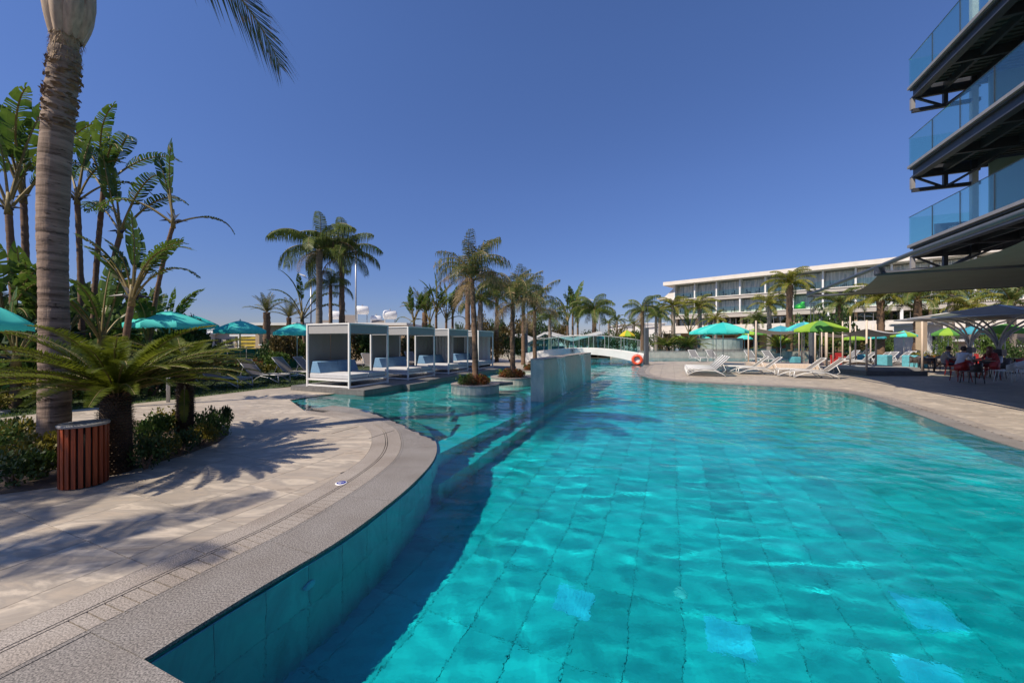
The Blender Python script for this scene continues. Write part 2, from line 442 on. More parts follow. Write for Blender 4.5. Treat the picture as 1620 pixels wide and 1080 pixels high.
# ---- left terrace of pale stone tiles
RL = [(-2.95, -.95), (-2.6, -.05), (-2.22, .95)] + INNER
RINGO = offset(INNER, .98)
ring_pre = [(-3.9, -1.6), (-3.35, .2), (-3.0, 1.2)]
LEFT_DECK = [p for p in offset(RL, .98)[:3]] + [p for p in RINGO[2:] if p[0] > -4.6] + [(-6.1, 10.4), (-5.46, 11.7), (-7.3, 12.5), (-7.7, 13.2), (-8.3, 12.8), (-9.05, 10.9), (-9.33, 10.4), (-10.3, 8.8), (-10.7, 7.93), (-13, 7.2), (-17, 6.4), (-17, 2), (-9, -1.6)]
deck = sheet('terrace', LEFT_DECK, [], -.010, 'deck_grout')
tiles('tile', LEFT_DECK, 0.0, .62, .65, 'deck_tile', deck, limit=290, u0=-3.705, n0=1.50 - .0, gap=.005, thick=.009)
# granite apron in front of the camera
apron_poly = [(-1.856 - .5, 1.912 + .2), (-2.9, 1.95), (-3.3, .2), (-4.2, -2.2), (9, -4), (5.62, -1.4), (-1.856, 1.912)]
zr = lambda x, y: -max(0.0, min(.10, (y + 1.24 * x - 4.3) * .05)) if y > 5.4 else 0.0
coping = link('pool_coping', None, kind='structure')
near_line = [(5.6, -1.19), (-1.856, 1.912)]
pre = [(-2.6, .3)]
ring_line = [(-2.75, .1), (-2.25, 1.1)] + INNER
strip_stones('coping_stone', INNER, 0.0, .50, 'granite', coping, 1.0, zr, sub=6, rec=True, gap=.006)
mb = MB(); ap = [p for p in offset(RL, .499) if p[1] < 2.07]
mb.prism([(-1.856, 1.912), (5.6, -1.19), (5.0, -2.5), (-3.4, -2.5)] + ap + [(-2.318, 2.085)], -.06, -.0005)
mb.build('coping_slab', 'granite', coping)
strip_stones('drain_frame', RL, .503, .530, 'granite', coping, 1.6, zr, sub=8, thick=.04)
strip_stones('drain_block', RL[:4], .536, .735, 'granite_pale', coping, .9, zr, sub=3, gap=.004)
s0 = strip_stones('drain_block', INNER, .536, .735, 'granite_pale', coping, .078, zr, sub=2, gap=.0085, n_max=110)
nb = len(s0)
mb = MB(); base = RL
a = offset(base, .505); b = offset(base, .79)
for i in range(len(a) - 1): mb.quad((*a[i], zr(*a[i]) - .018), (*a[i + 1], zr(*a[i + 1]) - .018), (*b[i + 1], zr(*b[i + 1]) - .018), (*b[i], zr(*b[i]) - .018))
mb.build('drain_channel', 'slot', coping)
strip_stones('drain_frame', RL, .745, .765, 'granite_pale', coping, 1.6, zr, sub=8, thick=.04)
strip_stones('border_stone', RL, .775, .976, 'granite_pale', coping, 1.25, zr, sub=6, gap=.006)
# blue depth marker let into the border
x, y = G(540, 764)
mk = thing('depth_marker', 'round blue and white marker disc set in the granite pool border', 'marker', (x, y, .001))
MT['marker_blue'] = M('marker_blue', (.02, .03, .25), .3, .1, 20, bump=0)
mb = MB(); mb.lathe([(0, .006), (.052, .006), (.064, .003), (.064, 0)], 28); mb.build('rim', 'white', mk, True)
mb = MB(); mb.lathe([(0, .0075), (.050, .0075), (.051, .006)], 24); mb.build('disc', 'marker_blue', mk)
mb = MB()
for k in range(3): mb.box((-.02 + .004 * k, .012 - .013 * k, .0085), (.052 - .01 * k, .005, .001), .25)
mb.box((.018, .008, .0085), (.012, .012, .001)); mb.box((-.005, -.026, .0085), (.03, .005, .001), .2)
mb.build('wave_symbol', 'white', mk)
# access hatch lines in the terrace
x, y = G(575, 683)
ht = thing('access_hatch', 'rectangular stone access hatch let into the pale terrace', 'hatch', (x, y, 0.0), UANG)
mb = MB()
for sx in (-1, 1): mb = MB(); mb.box((sx * .42, 0, .0012), (.014, .62, .002)); mb.build('joint', 'slot', ht)
# ---- right-hand terrace
RD = offset(RIGHTC, -.62)
RIGHT_DECK = RD + [(9.9, 27.6), (10.8, 30.5), (29, 30.5), (30.3, 37.0), (60, 37), (60, -3), (6.9, -3), (6.8, .5)]
rdeck = sheet('terrace', RIGHT_DECK, [], -.010, 'deck_grout')
tiles('tile', RIGHT_DECK, 0.0, .62, 1.24, 'deck_tile', rdeck, limit=290, u0=.2, n0=.1, gap=.006, thick=.009, ref=(9, 6), maxd=26)
sheet('terrace_sheet', RIGHT_DECK, [], -.0025, 'deck_tile') if False else None
rcop = link('pool_coping', None, kind='structure')
strip_stones('coping_stone', RIGHTC, 0.0, -.36, 'granite', rcop, 1.1, sub=5, rec=True)
strip_stones('border_stone', RIGHTC, -.40, -.615, 'granite_pale', rcop, 1.1, sub=5)
mb = MB(); base = resample(RIGHTC, .11); a = offset(base, -.362); b = offset(base, -.398)
for i in range(0, len(a) - 1):
    mb.add([(*a[i], -.015), (*a[i + 1], -.015), (*b[i + 1], -.015), (*b[i], -.015)], [(0, 3, 2, 1)])
    if i % 2: mb.prism([a[i], b[i], b[i + 1], a[i + 1]], -.012, .0, 1)
mb.build('drain_grate', ['slot', 'granite_pale'], rcop, kind='stuff')
# ---- terrace behind the daybeds
BACK_DECK = [PE, (2.2, 23.0), (1.6, 29.0), (.5, 37.2), (-14, 37.2), (-14, 27), (-4.6, 24.6), (PE[0] - UX * 3.3, PE[1] - UY * 3.3)]
bdeck = sheet('terrace', BACK_DECK, [], -.010, 'deck_grout')
tiles('tile', BACK_DECK, 0.0, .62, 1.24, 'deck_tile', bdeck, limit=120, gap=.006, thick=.009, ref=(0, 22), maxd=22)
# ---- walls of the basin
mb = MB(); PB = POOL
for i in range(len(PB)):
    a = PB[i]; b = PB[(i + 1) % len(PB)]
    mb.add([(*a, DZ - .1), (*b, DZ - .1), (*b, -.032), (*a, -.032)], [(0, 1, 2, 3)])
MT['pool_wall_far'] = stone_tile_mat('pool_wall_far', [(.09, .34, .37), (.13, .45, .48)], rough=.5, objvar=.02)
basin = mb.build('pool_basin', 'pool_wall_far', kind='structure', rec=True)
wallp = link('pool_wall', None, kind='structure')
base = resample([p for p in INNER if p[1] < 7.3], .312); ins = offset(base, -.012)
for i in range(len(ins) - 1):
    a, b = ins[i], ins[i + 1]; dx, dy = b[0] - a[0], b[1] - a[1]; L = math.hypot(dx, dy); ang = math.atan2(dy, dx)
    for r, (za, zb) in enumerate(((-.05, -.62), (-.623, -1.248))):
        m = MB(); m.box((0, 0, 0), (L - .004, .012, za - zb - .003), 0)
        zz = zr(*a); c = ((a[0] + b[0]) / 2, (a[1] + b[1]) / 2, (za + zb) / 2 + zz - .002)
        m.build('wall_tile', 'pool_tile', wallp, loc=c, rz=ang, rec=True)
# small round inlet on the wall
def wall_fit(px, py, z):
    pass
# ---- deep floor
UD = -3.12
divi = [p for p in INNER if toUN(*p)[0] > UD - .02 and p[1] < 5.7]
DEEP = divi + [UN(UD, 4.7), UN(UD, 16.4), UN(UD - .38, 16.4), (1.2, 23.2), (1.6, 29), (9.6, 27.6)] + list(reversed(RIGHTC)) + [(5.6, -1.2)]
sheet('pool_floor_bed', [(-8, -3), (31, -3), (31, 40), (-8, 40)], [], DZ - .012, 'pool_grout', rec=True)
pf = link('pool_floor', None, kind='structure')
tiles('floor_tile', DEEP, DZ, .40, .80, 'pool_tile', pf, u0=.09, n0=.32, gap=.006, thick=.010, limit=295, rec=True, ref=(1, 3), maxd=24)
# ---- submerged divider, bench step and shallow floor
stepg = link('submerged_wall', None, kind='structure')
for k in range(16):
    n0_, n1_ = 4.2 + k * .6, 4.2 + (k + 1) * .6
    if n0_ > 9.7: break
    n1_ = min(n1_, 9.75)
    c = UN(UD - .19, (n0_ + n1_) / 2); m = MB(); m.box((0, 0, 0), (.38, n1_ - n0_ - .004, 1.16)); m.build('wall_stone', 'pool_tile', stepg, loc=(c[0], c[1], -.09 - .58), rz=UANG, rec=True)
st = link('submerged_step', None, kind='structure')
for k in range(14):
    c = UN(UD + .17, 4.6 + k * .8); m = MB(); m.box((0, 0, 0), (.34, .796, .55)); m.build('step_stone', 'pool_tile', st, loc=(c[0], c[1], -.98), rz=UANG, rec=True)
SH = [p for p in INNER if toUN(*p)[0] < UD - .36 and p[1] > 5.5] + [(-6.1, 10.4), (-5.46, 11.7), K0, PE, (2.2, 23.0), UN(UD - .38, 22.0), UN(UD - .38, 5.2)]
edge = [(-2.4, 8.0), (-3.6, 9.05), (-6.1, 10.4), (-5.46, 11.7)]
def segd(X, Y, a, b):
    ax, ay = a; bx, by = b; t = np.clip(((X - ax) * (bx - ax) + (Y - ay) * (by - ay)) / ((bx - ax) ** 2 + (by - ay) ** 2), 0, 1)
    return np.hypot(X - ax - t * (bx - ax), Y - ay - t * (by - ay))
sheet('pool_floor_bed', SH, [], -.56, 'pool_grout', rec=True)
pf2 = link('pool_floor', None, kind='structure')
SH2 = [(-2.35, 7.0), (-3.2, 8.6), (-3.6, 11.9)] + [K0, PE, (2.2, 23.0), UN(UD - .38, 22.0), UN(UD - .38, 5.2), (-1.45, 6.3)]
tiles('floor_tile', SH2, -.55, .40, .80, 'pool_pale', pf2, gap=.006, thick=.010, limit=200, rec=True, ref=(-1, 8), maxd=20)
xs = np.arange(-7, -1.0, .15); ys = np.arange(6.2, 12.3, .15); X, Y = np.meshgrid(xs, ys)
D_ = np.minimum.reduce([segd(X, Y, edge[i], edge[i + 1]) for i in range(3)])
Zb = -.035 - D_ * .27
Zb = np.where(Zb < -.30, -.30 - (D_ * .27 - .265) * .9, Zb)
ok = pts_in([(-6.2, 10.42), (-5.5, 11.75), (K0[0] + .01, K0[1] + .02), (-2.2, 12.5), (-1.2, 7.4), (-1.5, 6.4), (-2.0, 7.25), (-3.1, 8.55), (-4.2, 9.3)], X, Y)
idx = np.arange(X.size).reshape(X.shape)
okf = ok[:-1, :-1] | ok[1:, 1:] | ok[1:, :-1] | ok[:-1, 1:]
f = np.stack([idx[:-1, :-1], idx[:-1, 1:], idx[1:, 1:], idx[1:, :-1]], -1)[okf]
mb = MB(); mb.add(np.stack([X, Y, Zb], -1).reshape(-1, 3).tolist(), f.tolist())
MT['beach'] = stone_tile_mat('beach', [(.22, .22, .20), (.34, .34, .30), (.42, .42, .37)], objvar=0)
mb.build('beach_slope', 'beach', kind='structure', rec=True, smooth=True)
# ---- pool fittings: inlets on the floor, two suction grates
MT['grate_blue'] = M('grate_blue', (.28, .66, .84), .4, .1, 6)
def floor_pt(px, py, z=DZ):      # where the view ray through a pixel lands below the water
    x, y = G(px, py, WZ); h = math.hypot(x, y); v = 1.65; s = h / math.hypot(h, v) / 1.333
    t = s / math.sqrt(1 - s * s) * (WZ - z); return (x + x / h * t, y + y / h * t)
for i, (px, py, lab) in enumerate(((907, 953, 'square blue floor grate in the pool nearest the left wall'), (1153, 1006, 'square blue floor grate in the pool, middle of the three'), (1466, 967, 'square blue floor grate in the pool nearest the right edge'), (1482, 1084, 'square blue floor grate cut by the bottom edge of the view'))):
    x, y = floor_pt(px, py)
    g = thing('floor_grate', lab, 'grate', (x, y, DZ + .001), UANG, 'blue grates on the pool floor')
    mb = MB(); mb.box((0, 0, .006), (.33, .33, .008)); mb.build('plate', 'grate_blue', g, rec=True)
    for k in range(9):
        m = MB(); m.box((-.136 + k * .034, 0, .012), (.027, .31, .006)); m.build('slat', 'grate_blue', g, rec=True)
for i, (px, py, lab) in enumerate(((1077, 937, 'small round white inlet on the pool floor between tiles'),)):
    x, y = floor_pt(px, py); g = thing('floor_inlet', lab, 'inlet', (x, y, DZ))
    mb = MB(); mb.lathe([(0, .02), (.03, .02), (.045, .012), (.05, 0)], 20); mb.build('cap', 'white', g, True, rec=True)
# pool light on the wall under the coping
i = min(range(len(ins)), key=lambda k: abs(ins[k][1] - 2.85)); a, b = ins[i], ins[i + 1]; ang = math.atan2(b[1] - a[1], b[0] - a[0])
g = thing('wall_inlet', 'round inlet fitting on the tiled pool wall under the granite coping', 'inlet', (a[0] + .012, a[1], -.34), ang)
mb = MB(); mb.lathe([(0, .014), (.03, .014), (.05, .008), (.055, 0)], 24)
mb.v = [(x, -z, y) for x, y, z in mb.v]; mb.build('cap', 'grate_blue', g, True, rec=True)
# ================================================================ WATER
xs = np.arange(-7.5, 31, .046); ys = [-1.6]
while ys[-1] < 37.3: ys.append(ys[-1] + .040 + .0032 * max(0, ys[-1] - 3))
ys = np.array(ys); X, Y = np.meshgrid(xs, ys)
rng = np.random.RandomState(11); Z = np.zeros_like(X)
amp = (.58 + .07 * np.clip(Y, 0, 28))
for i in range(34):
    L = .30 * (1.17 ** rng.uniform(0, 10)); a = rng.normal(1.15, .62); k = 2 * math.pi / L; ph = rng.uniform(0, 6.28)
    wv = np.sin(k * (X * math.cos(a) + Y * math.sin(a)) + ph + 1.1 * np.sin(.8 * X + 1.7 * ph) + .9 * np.sin(.7 * Y + 2.3 * ph))
    Z += L * .00095 * wv * (.6 + .5 * np.sin(.5 * X + .3 * Y + 3.1 * ph))
for i in range(16):
    L = rng.uniform(.17, .34); a = rng.normal(1.2, .7); k = 2 * math.pi / L; ph = rng.uniform(0, 6.28)
    Z += L * .0011 * np.sin(k * (X * math.cos(a) + Y * math.sin(a)) + ph + 1.6 * np.sin(.9 * X + 2.1 * ph) + 1.4 * np.sin(1.1 * Y + 3.3 * ph)) * (.5 + .5 * np.sin(.9 * X + .5 * Y + 2.1 * ph))
for i in range(14):                      # crisp little crests that focus the sun on the floor
    L = rng.uniform(.42, .85); a = rng.normal(1.35, .35); k = 2 * math.pi / L; ph = rng.uniform(0, 6.28)
    sn = np.sin(k * (X * math.cos(a) + Y * math.sin(a)) + ph + 2.0 * np.sin(.8 * X + 1.3 * ph) + 1.2 * np.sin(.7 * Y + 2.3 * ph))
    Z += L * .0030 * np.exp(3.6 * (sn - 1)) * np.clip(.2 + np.sin(.7 * X + .45 * Y + 3.1 * ph), 0, 1)
Z = Z * amp
rip = np.hypot(X - 2.6, Y - 4.9)         # ring ripple spreading from a disturbance
Z += .0008 * np.sin(rip * 30) * np.exp(-((rip - .35) / .22) ** 2)
rip = np.hypot(X - 2.75, Y - 2.75); Z += .0003 * np.sin(rip * 42) * np.exp(-((rip - .12) / .12) ** 2)
for cx, cy in (UN(UD + .12, 12.2), UN(UD + .12, 15.5)):   # splash rings where the water curtains land
    rip = np.hypot(X - cx, Y - cy); Z += .010 * np.sin(rip * 14) * np.exp(-rip / .9)
Z += WZ
okv = pts_in([(p[0], p[1]) for p in POOL], X, Y)
pad = okv.copy()
for s in range(3):
    q = pad.copy(); q[1:] |= pad[:-1]; q[:-1] |= pad[1:]; q[:, 1:] |= pad[:, :-1]; q[:, :-1] |= pad[:, 1:]; pad = q
okf = pad[:-1, :-1] & pad[1:, 1:] & pad[1:, :-1] & pad[:-1, 1:]
idx = np.arange(X.size).reshape(X.shape)
fc = np.stack([idx[:-1, :-1], idx[:-1, 1:], idx[1:, 1:], idx[1:, :-1]], -1)[okf]
used, inv = np.unique(fc, return_inverse=True); vv = np.stack([X, Y, Z], -1).reshape(-1, 3)[used]; fc = inv.reshape(-1, 4)
def water_mat(name, tint, bump, bscale):
    m, nt, b = new_mat(name); nt.nodes.remove(b)
    rf = nt.nodes.new('ShaderNodeBsdfRefraction'); rf.inputs['IOR'].default_value = 1.333; rf.inputs['Roughness'].default_value = 0; rf.inputs['Color'].default_value = (*tint, 1)
    gl = nt.nodes.new('ShaderNodeBsdfGlossy'); gl.inputs['Roughness'].default_value = .01; gl.inputs['Color'].default_value = (1, 1, 1, 1)
    fr = nt.nodes.new('ShaderNodeFresnel'); fr.inputs[0].default_value = 1.333
    mx = nt.nodes.new('ShaderNodeMixShader')
    v = tex_coord(nt, 'World', (1, 1, 1)); n = noise(nt, v, bscale, 3, .5, .4)
    bp = nt.nodes.new('ShaderNodeBump'); bp.inputs['Strength'].default_value = bump; bp.inputs['Distance'].default_value = .01
    nt.links.new(n.outputs[0], bp.inputs['Height'])
    for q in (rf, gl, fr): nt.links.new(bp.outputs[0], q.inputs['Normal'])
    nt.links.new(fr.outputs[0], mx.inputs[0]); nt.links.new(rf.outputs[0], mx.inputs[1]); nt.links.new(gl.outputs[0], mx.inputs[2])
    nt.links.new(mx.outputs[0], nt.nodes['Material Output'].inputs[0]); return m
MT['water'] = water_mat('water', (.21, .93, .97), .26, 14)
me = bpy.data.meshes.new('water'); me.vertices.add(len(vv)); me.vertices.foreach_set('co', vv.ravel())
me.loops.add(fc.size); me.loops.foreach_set('vertex_index', fc.ravel()); me.polygons.add(len(fc)); me.polygons.foreach_set('loop_start', np.arange(0, fc.size, 4)); me.polygons.foreach_set('loop_total', np.full(len(fc), 4))
me.update(calc_edges=True); me.polygons.foreach_set('use_smooth', [True] * len(fc)); me.materials.append(MT['water'])
wo = link('water', me, kind='structure'); wo.cycles.is_caustics_caster = True
print('water quads', len(fc))
# ================================================================ PLANTS
MT['palm_leaf'] = leaf_mat('palm_leaf', (.06, .10, .02), (.20, .24, .055), .35, .45)
MT['palm_yellow'] = leaf_mat('palm_yellow', (.08, .12, .012), (.34, .30, .04), .35, .5)
MT['palm_dry'] = leaf_mat('palm_dry', (.17, .11, .055), (.40, .29, .17), .3, .7)
MT['palm_mixed'] = leaf_mat('palm_mixed', (.05, .075, .02), (.16, .18, .05), .3, .5, dry=(.40, .27, .14), dryamt=.06)
MT['cycad_leaf'] = leaf_mat('cycad_leaf', (.055, .085, .008), (.18, .21, .02), .4, .45)
MT['paddle_leaf'] = leaf_mat('paddle_leaf', (.035, .08, .014), (.13, .20, .032), .38, .35, scale=1.2, dry=(.22, .2, .1), dryamt=-.02)
MT['stalk'] = M('leaf_stalk', (.20, .15, .05), .6, .3, 8)
MT['bush_dark'] = leaf_mat('bush_dark', (0.022, 0.051, 0.014), (0.075, 0.128, 0.030), .25, .5, scale=6)
MT['bush_green'] = leaf_mat('bush_green', (0.043, 0.094, 0.017), (0.150, 0.225, 0.045), .3, .5, scale=5)
MT['bush_yellow'] = leaf_mat('bush_yellow', (.09, .10, .015), (.28, .22, .03), .3, .5, scale=7)
MT['bush_red'] = leaf_mat('bush_red', (.14, .03, .012), (.34, .13, .03), .3, .5, scale=9)
MT['bush_brown'] = leaf_mat('bush_brown', (0.051, 0.043, 0.014), (0.180, 0.128, 0.038), .25, .5, scale=5)
MT['flower_pink'] = leaf_mat('flower_pink', (.45, .15, .22), (.7, .4, .45), .3, .5)
MT['trunk_grey'] = M('palm_trunk', (.23, .19, .155), .9, .35, 3, stretch=(1, 1, 9), bump=.7, detail=8)
MT['trunk_brown'] = M('fibrous_trunk', (.17, .105, .065), .95, .4, 5, stretch=(1, 1, 3), bump=.9, detail=8)
MT['trunk_red'] = M('ringed_trunk', (.15, .09, .055), .85, .4, 3, stretch=(1, 1, 8), bump=.7)
MT['cycad_trunk'] = M('cycad_trunk', (.07, .045, .028), .95, .5, 9, bump=.9)

def frond(nl, L, e0, droop, ll, lw, hang=.4, seed=1, rach=.018, start=.12, vfold=.3, power=1.3, rag=.12, fwd=.55):
    rg = random.Random(seed); mb = MB(); N = 14; pts = []; p = Vector((0, 0, 0)); an = []
    for i in range(N + 1):
        t = i / N; a = e0 - droop * t ** power; an.append(a); pts.append(p.copy())
        p = p + Vector((math.cos(a), 0, math.sin(a))) * (L / N)
    mb.tube(pts, [rach * (1 - .85 * i / N) + .002 for i in range(N + 1)], 4, 1, cap=False)
    for k in range(nl):
        t = start + (1 - start) * (k + rg.uniform(-.3, .3)) / nl; t = min(max(t, start), .999)
        i = min(int(t * N), N - 1); w = t * N - i; q = pts[i].lerp(pts[i + 1], w); a = an[i]
        T = Vector((math.cos(a), 0, math.sin(a))); Nn = Vector((-math.sin(a), 0, math.cos(a)))
        pr = math.sin(PI * (.12 + .84 * (t - start) / (1 - start))) ** .6
        for s in (-1, 1):
            l = ll * pr * rg.uniform(1 - rag, 1 + rag); fw = fwd * (.6 + .9 * t) * rg.uniform(.85, 1.15)
            d = (Vector((0, s, 0)) + T * fw + Nn * (vfold * rg.uniform(.4, 1.4))).normalized()
            h1 = Vector((0, 0, -1)) * hang * l * .16; h2 = Vector((0, 0, -1)) * hang * l * .75
            m = q + d * l * .5 + h1; e = q + d * l * (1 - .35 * hang) + h2
            wv = T * lw * .5
            mb.add([q - wv * .6, q + wv * .6, m + wv, m - wv, e], [(0, 1, 2, 3), (3, 2, 4)])
    return mb
def mk_fronds(pre, mats, n, seed, **kw):
    out = []
    for i in range(n):
        a = dict(kw); e0s = kw['e0']; dr = kw['droop']
        t = i / max(1, n - 1); a['e0'] = e0s[0] + (e0s[1] - e0s[0]) * t; a['droop'] = dr[0] + (dr[1] - dr[0]) * t
        out.append(frond(seed=seed + i, **a).mesh('frond', mats))
    return out
FR = {
    'queen': mk_fronds('q', ['palm_leaf', 'stalk'], 5, 10, nl=58, L=2.5, e0=(1.35, .25), droop=(1.7, 2.1), ll=.70, lw=.038, hang=1.35, rach=.03, vfold=.25),
    'queen_dry': mk_fronds('q', ['palm_dry', 'stalk'], 3, 30, nl=34, L=2.2, e0=(.9, -.2), droop=(1.9, 1.5), ll=.55, lw=.03, hang=1.2, rach=.03, rag=.3),
    'thin': mk_fronds('t', ['palm_mixed', 'stalk'], 5, 50, nl=40, L=1.75, e0=(1.52, .95), droop=(1.3, 2.9), ll=.46, lw=.024, hang=1.25, rach=.022, rag=.3),
    'thin_dry': mk_fronds('t', ['palm_dry', 'stalk'], 3, 70, nl=26, L=1.5, e0=(.8, -.1), droop=(2.0, 1.4), ll=.36, lw=.018, hang=1.2, rach=.02, rag=.4),
    'wash': mk_fronds('w', ['palm_yellow', 'stalk'], 5, 90, nl=34, L=3.0, e0=(1.4, .15), droop=(1.9, 1.9), ll=.7, lw=.08, hang=.9, rach=.04),
    'wash_g': mk_fronds('w', ['palm_leaf', 'stalk'], 5, 120, nl=34, L=3.0, e0=(1.4, .15), droop=(1.8, 1.9), ll=.7, lw=.08, hang=.8, rach=.04),
    'date': mk_fronds('d', ['palm_mixed', 'stalk'], 4, 150, nl=40, L=2.2, e0=(1.4, .55), droop=(.5, 1.0), ll=.42, lw=.035, hang=.1, rach=.03, vfold=.5),
    'cycad': mk_fronds('c', ['cycad_leaf', 'stalk'], 6, 180, nl=120, L=1.38, e0=(1.02, .36), droop=(1.05, .85), ll=.15, lw=.0135, hang=.1, rach=.010, start=.07, vfold=.35, rag=.04, fwd=.55),
    'big': mk_fronds('b', ['palm_leaf', 'stalk'], 5, 210, nl=74, L=3.1, e0=(1.4, .35), droop=(1.6, 1.9), ll=.62, lw=.034, hang=.85, rach=.035),
}
def crown(par, kind, n, h, seed, dry=None, nd=0, emin=0, sc=1.0, c=(0, 0), azr=None, lst=None):
    rg = random.Random(seed); V = FR[kind]
    for i in range(n):
        v = V[min(len(V) - 1, int(i / n * len(V)))]
        az = i * 2.39996 + rg.uniform(-.25, .25)
        o = link('frond', v, par, (c[0], c[1], h + rg.uniform(-.04, .06) * sc), rot=(rg.uniform(-.25, .25), rg.uniform(-.12, .12), az)); o.scale = (sc * rg.uniform(.85, 1.12),) * 3
    for i in range(nd):
        V2 = FR[dry]; az = i * 2.1 + rg.uniform(-.5, .5)
        o = link('dead_frond', V2[i % len(V2)], par, (c[0], c[1], h - .08), rot=(rg.uniform(-.3, .3), rg.uniform(0, .3), az)); o.scale = (sc * rg.uniform(.75, 1.05),) * 3
def trunk_mesh(h, r0, r1, mat, lean=(0, 0), n=10, seg=22, rough=.12, seed=0, ring=0.0, bulge=None):
    rg = random.Random(seed); mb = MB(); v = []; f = []
    for i in range(seg + 1):
        t = i / seg; r = r0 + (r1 - r0) * t
        if bulge: r *= 1 + bulge * math.exp(-((t - 1) / .12) ** 2)
        r *= 1 + (ring if i % 2 else 0)
        cx = lean[0] * t * t; cy = lean[1] * t * t
        for j in range(n):
            w = 2 * PI * j / n; rr = r * (1 + rg.uniform(-rough, rough)); v.append((cx + rr * math.cos(w), cy + rr * math.sin(w), h * t))
    f = [(i * n + j, i * n + (j + 1) % n, (i + 1) * n + (j + 1) % n, (i + 1) * n + j) for i in range(seg) for j in range(n)]
    f.append(tuple(range(seg * n, seg * n + n))); mb.add(v, f); return mb
def palm(px, Y, ycrown, label, kind='queen', n=18, r=.13, sc=1.0, tm='trunk_grey', dry=None, nd=0, lean=(0, 0), seed=1, z0=0.0, name='palm_tree', grp=None, bulge=None, x=None):
    X = XX(px, Y) if x is None else x; h = ZZ(ycrown, Y) - z0
    t = thing(name, label, 'palm', (X, Y, z0), 0, grp)
    trunk_mesh(h, r * 1.15, r * .85, tm, lean, seed=seed, seg=max(16, int(h * 5)), ring=.08, bulge=bulge).build('trunk', tm, t, True)
    crown(t, kind, n, h, seed, dry, nd, sc=sc, c=lean); return t
def leafcloud(n, rx, ry, rz, size, seed, clumps=9, asp=.45, up=.3, flat=False):
    rg = random.Random(seed); mb = MB(); C = []
    for i in range(clumps):
        a = rg.uniform(0, 2 * PI); b = rg.uniform(-.2, 1); rr = rg.uniform(.25, .8)
        C.append((math.cos(a) * rr * rx, math.sin(a) * rr * ry, rz * (.5 + .42 * b * rg.uniform(.4, 1)), rg.uniform(.3, .55)))
    for i in range(n):
        c = rg.choice(C); d = Vector((rg.gauss(0, 1), rg.gauss(0, 1), rg.gauss(0, 1))).normalized() * rg.uniform(.55, 1.05) * c[3]
        p = Vector((c[0] + d.x * rx, c[1] + d.y * ry, max(.02, c[2] + d.z * rz * .9)))
        dr = (d + Vector((rg.uniform(-.7, .7), rg.uniform(-.7, .7), up + rg.uniform(-.5, .5)))).normalized()
        s = size * rg.uniform(.6, 1.35); sd_ = dr.cross(Vector((rg.uniform(-1, 1), rg.uniform(-1, 1), rg.uniform(-1, 1)))).normalized() * s * asp
        mb.add([p, p + dr * s * .5 + sd_, p + dr * s, p + dr * s * .5 - sd_], [(0, 1, 2, 3)])
    return mb
BUSH = {}
def bush_mesh(key, mats, n, size, seed, asp=.45, up=.3):
    k = (key, seed % 3)
    if k not in BUSH: BUSH[k] = leafcloud(n, 1, 1, 1, size, seed % 3 + 5, asp=asp, up=up, clumps=12).mesh('foliage', mats)
    return BUSH[k]
def shrub(x, y, w, h, key, label, seed, z0=0.0, n=900, size=.16, name='shrub', cat='shrub', grp=None, asp=.45, up=.3, d=None):
    t = thing(name, label, cat, (x, y, z0), random.Random(seed).uniform(0, 6), grp)
    o = link('foliage', bush_mesh(key + str(n), key, n, size, seed, asp, up), t); o.scale = (w / 2, (d or w) / 2, h)
    m = MB()
    for k in range(3): m.tube([(0, 0, 0), (.15 * w * math.cos(k * 2.1), .15 * w * math.sin(k * 2.1), h * .45)], [.02 + .01 * w, .008], 4)
    m.build('stem', 'trunk_brown', t, kind=None)
    return t
# ---- paddle leaves (giant bird of paradise)
def paddle(seed, pet=1.0, L=1.5, Wd=.42, e0=1.3, droop=.9, slits=.35, fold=.25):
    rg = random.Random(seed); mb = MB(); N = 20; p = Vector((0, 0, 0)); pts = []; an = []; T = pet + L
    for i in range(N + 1):
        t = i / N; a = e0 - droop * t ** 2; pts.append(p.copy()); an.append(a); p = p + Vector((math.cos(a), 0, math.sin(a))) * T / N
    mb.tube(pts, [.035 * (1 - .8 * i / N) + .004 for i in range(N + 1)], 5, 1, cap=False)
    i0 = int(N * pet / T)
    nb = 32
    for s in (-1, 1):
        k = 0; sag = 0.0
        while k < nb:
            run = rg.randint(1, 2) if rg.random() < slits * 1.6 else rg.randint(3, 6)
            run = min(run, nb - k); sag = rg.uniform(-.06, .06); tl = rg.uniform(-.25, .3)
            rows = []
            for q in range(run + 1):
                t = (k + q * ((.72 if run < 3 else .9) if q == run else 1)) / nb; ft = i0 + (N - i0) * t; i = min(int(ft), N - 1); w = ft - i
                c = pts[i].lerp(pts[i + 1], w); a = an[i]; Tn = Vector((math.cos(a), 0, math.sin(a))); Nn = Vector((-math.sin(a), 0, math.cos(a)))
                ww = Wd * (math.sin(PI * min(1, .10 + .9 * t)) ** .55) * (1 - .25 * t) if t < .98 else .02
                e = c + Vector((0, s, 0)) * ww * .5 * math.cos(fold) + Nn * (ww * .5 * math.sin(fold)) + Tn * .05
                e2 = c + Vector((0, s, 0)) * ww * math.cos(fold + sag) + Nn * (ww * (math.sin(fold) - .30 + sag)) + Tn * (.12 + tl * .25)
                rows.append((c, e, e2))
            for a_, b_ in zip(rows, rows[1:]):
                mb.add([a_[0], b_[0], b_[1], a_[1], b_[2], a_[2]], [(0, 1, 2, 3), (3, 2, 4, 5)])
            k += run
    return mb.mesh('leaf', ['paddle_leaf', 'stalk'], False)
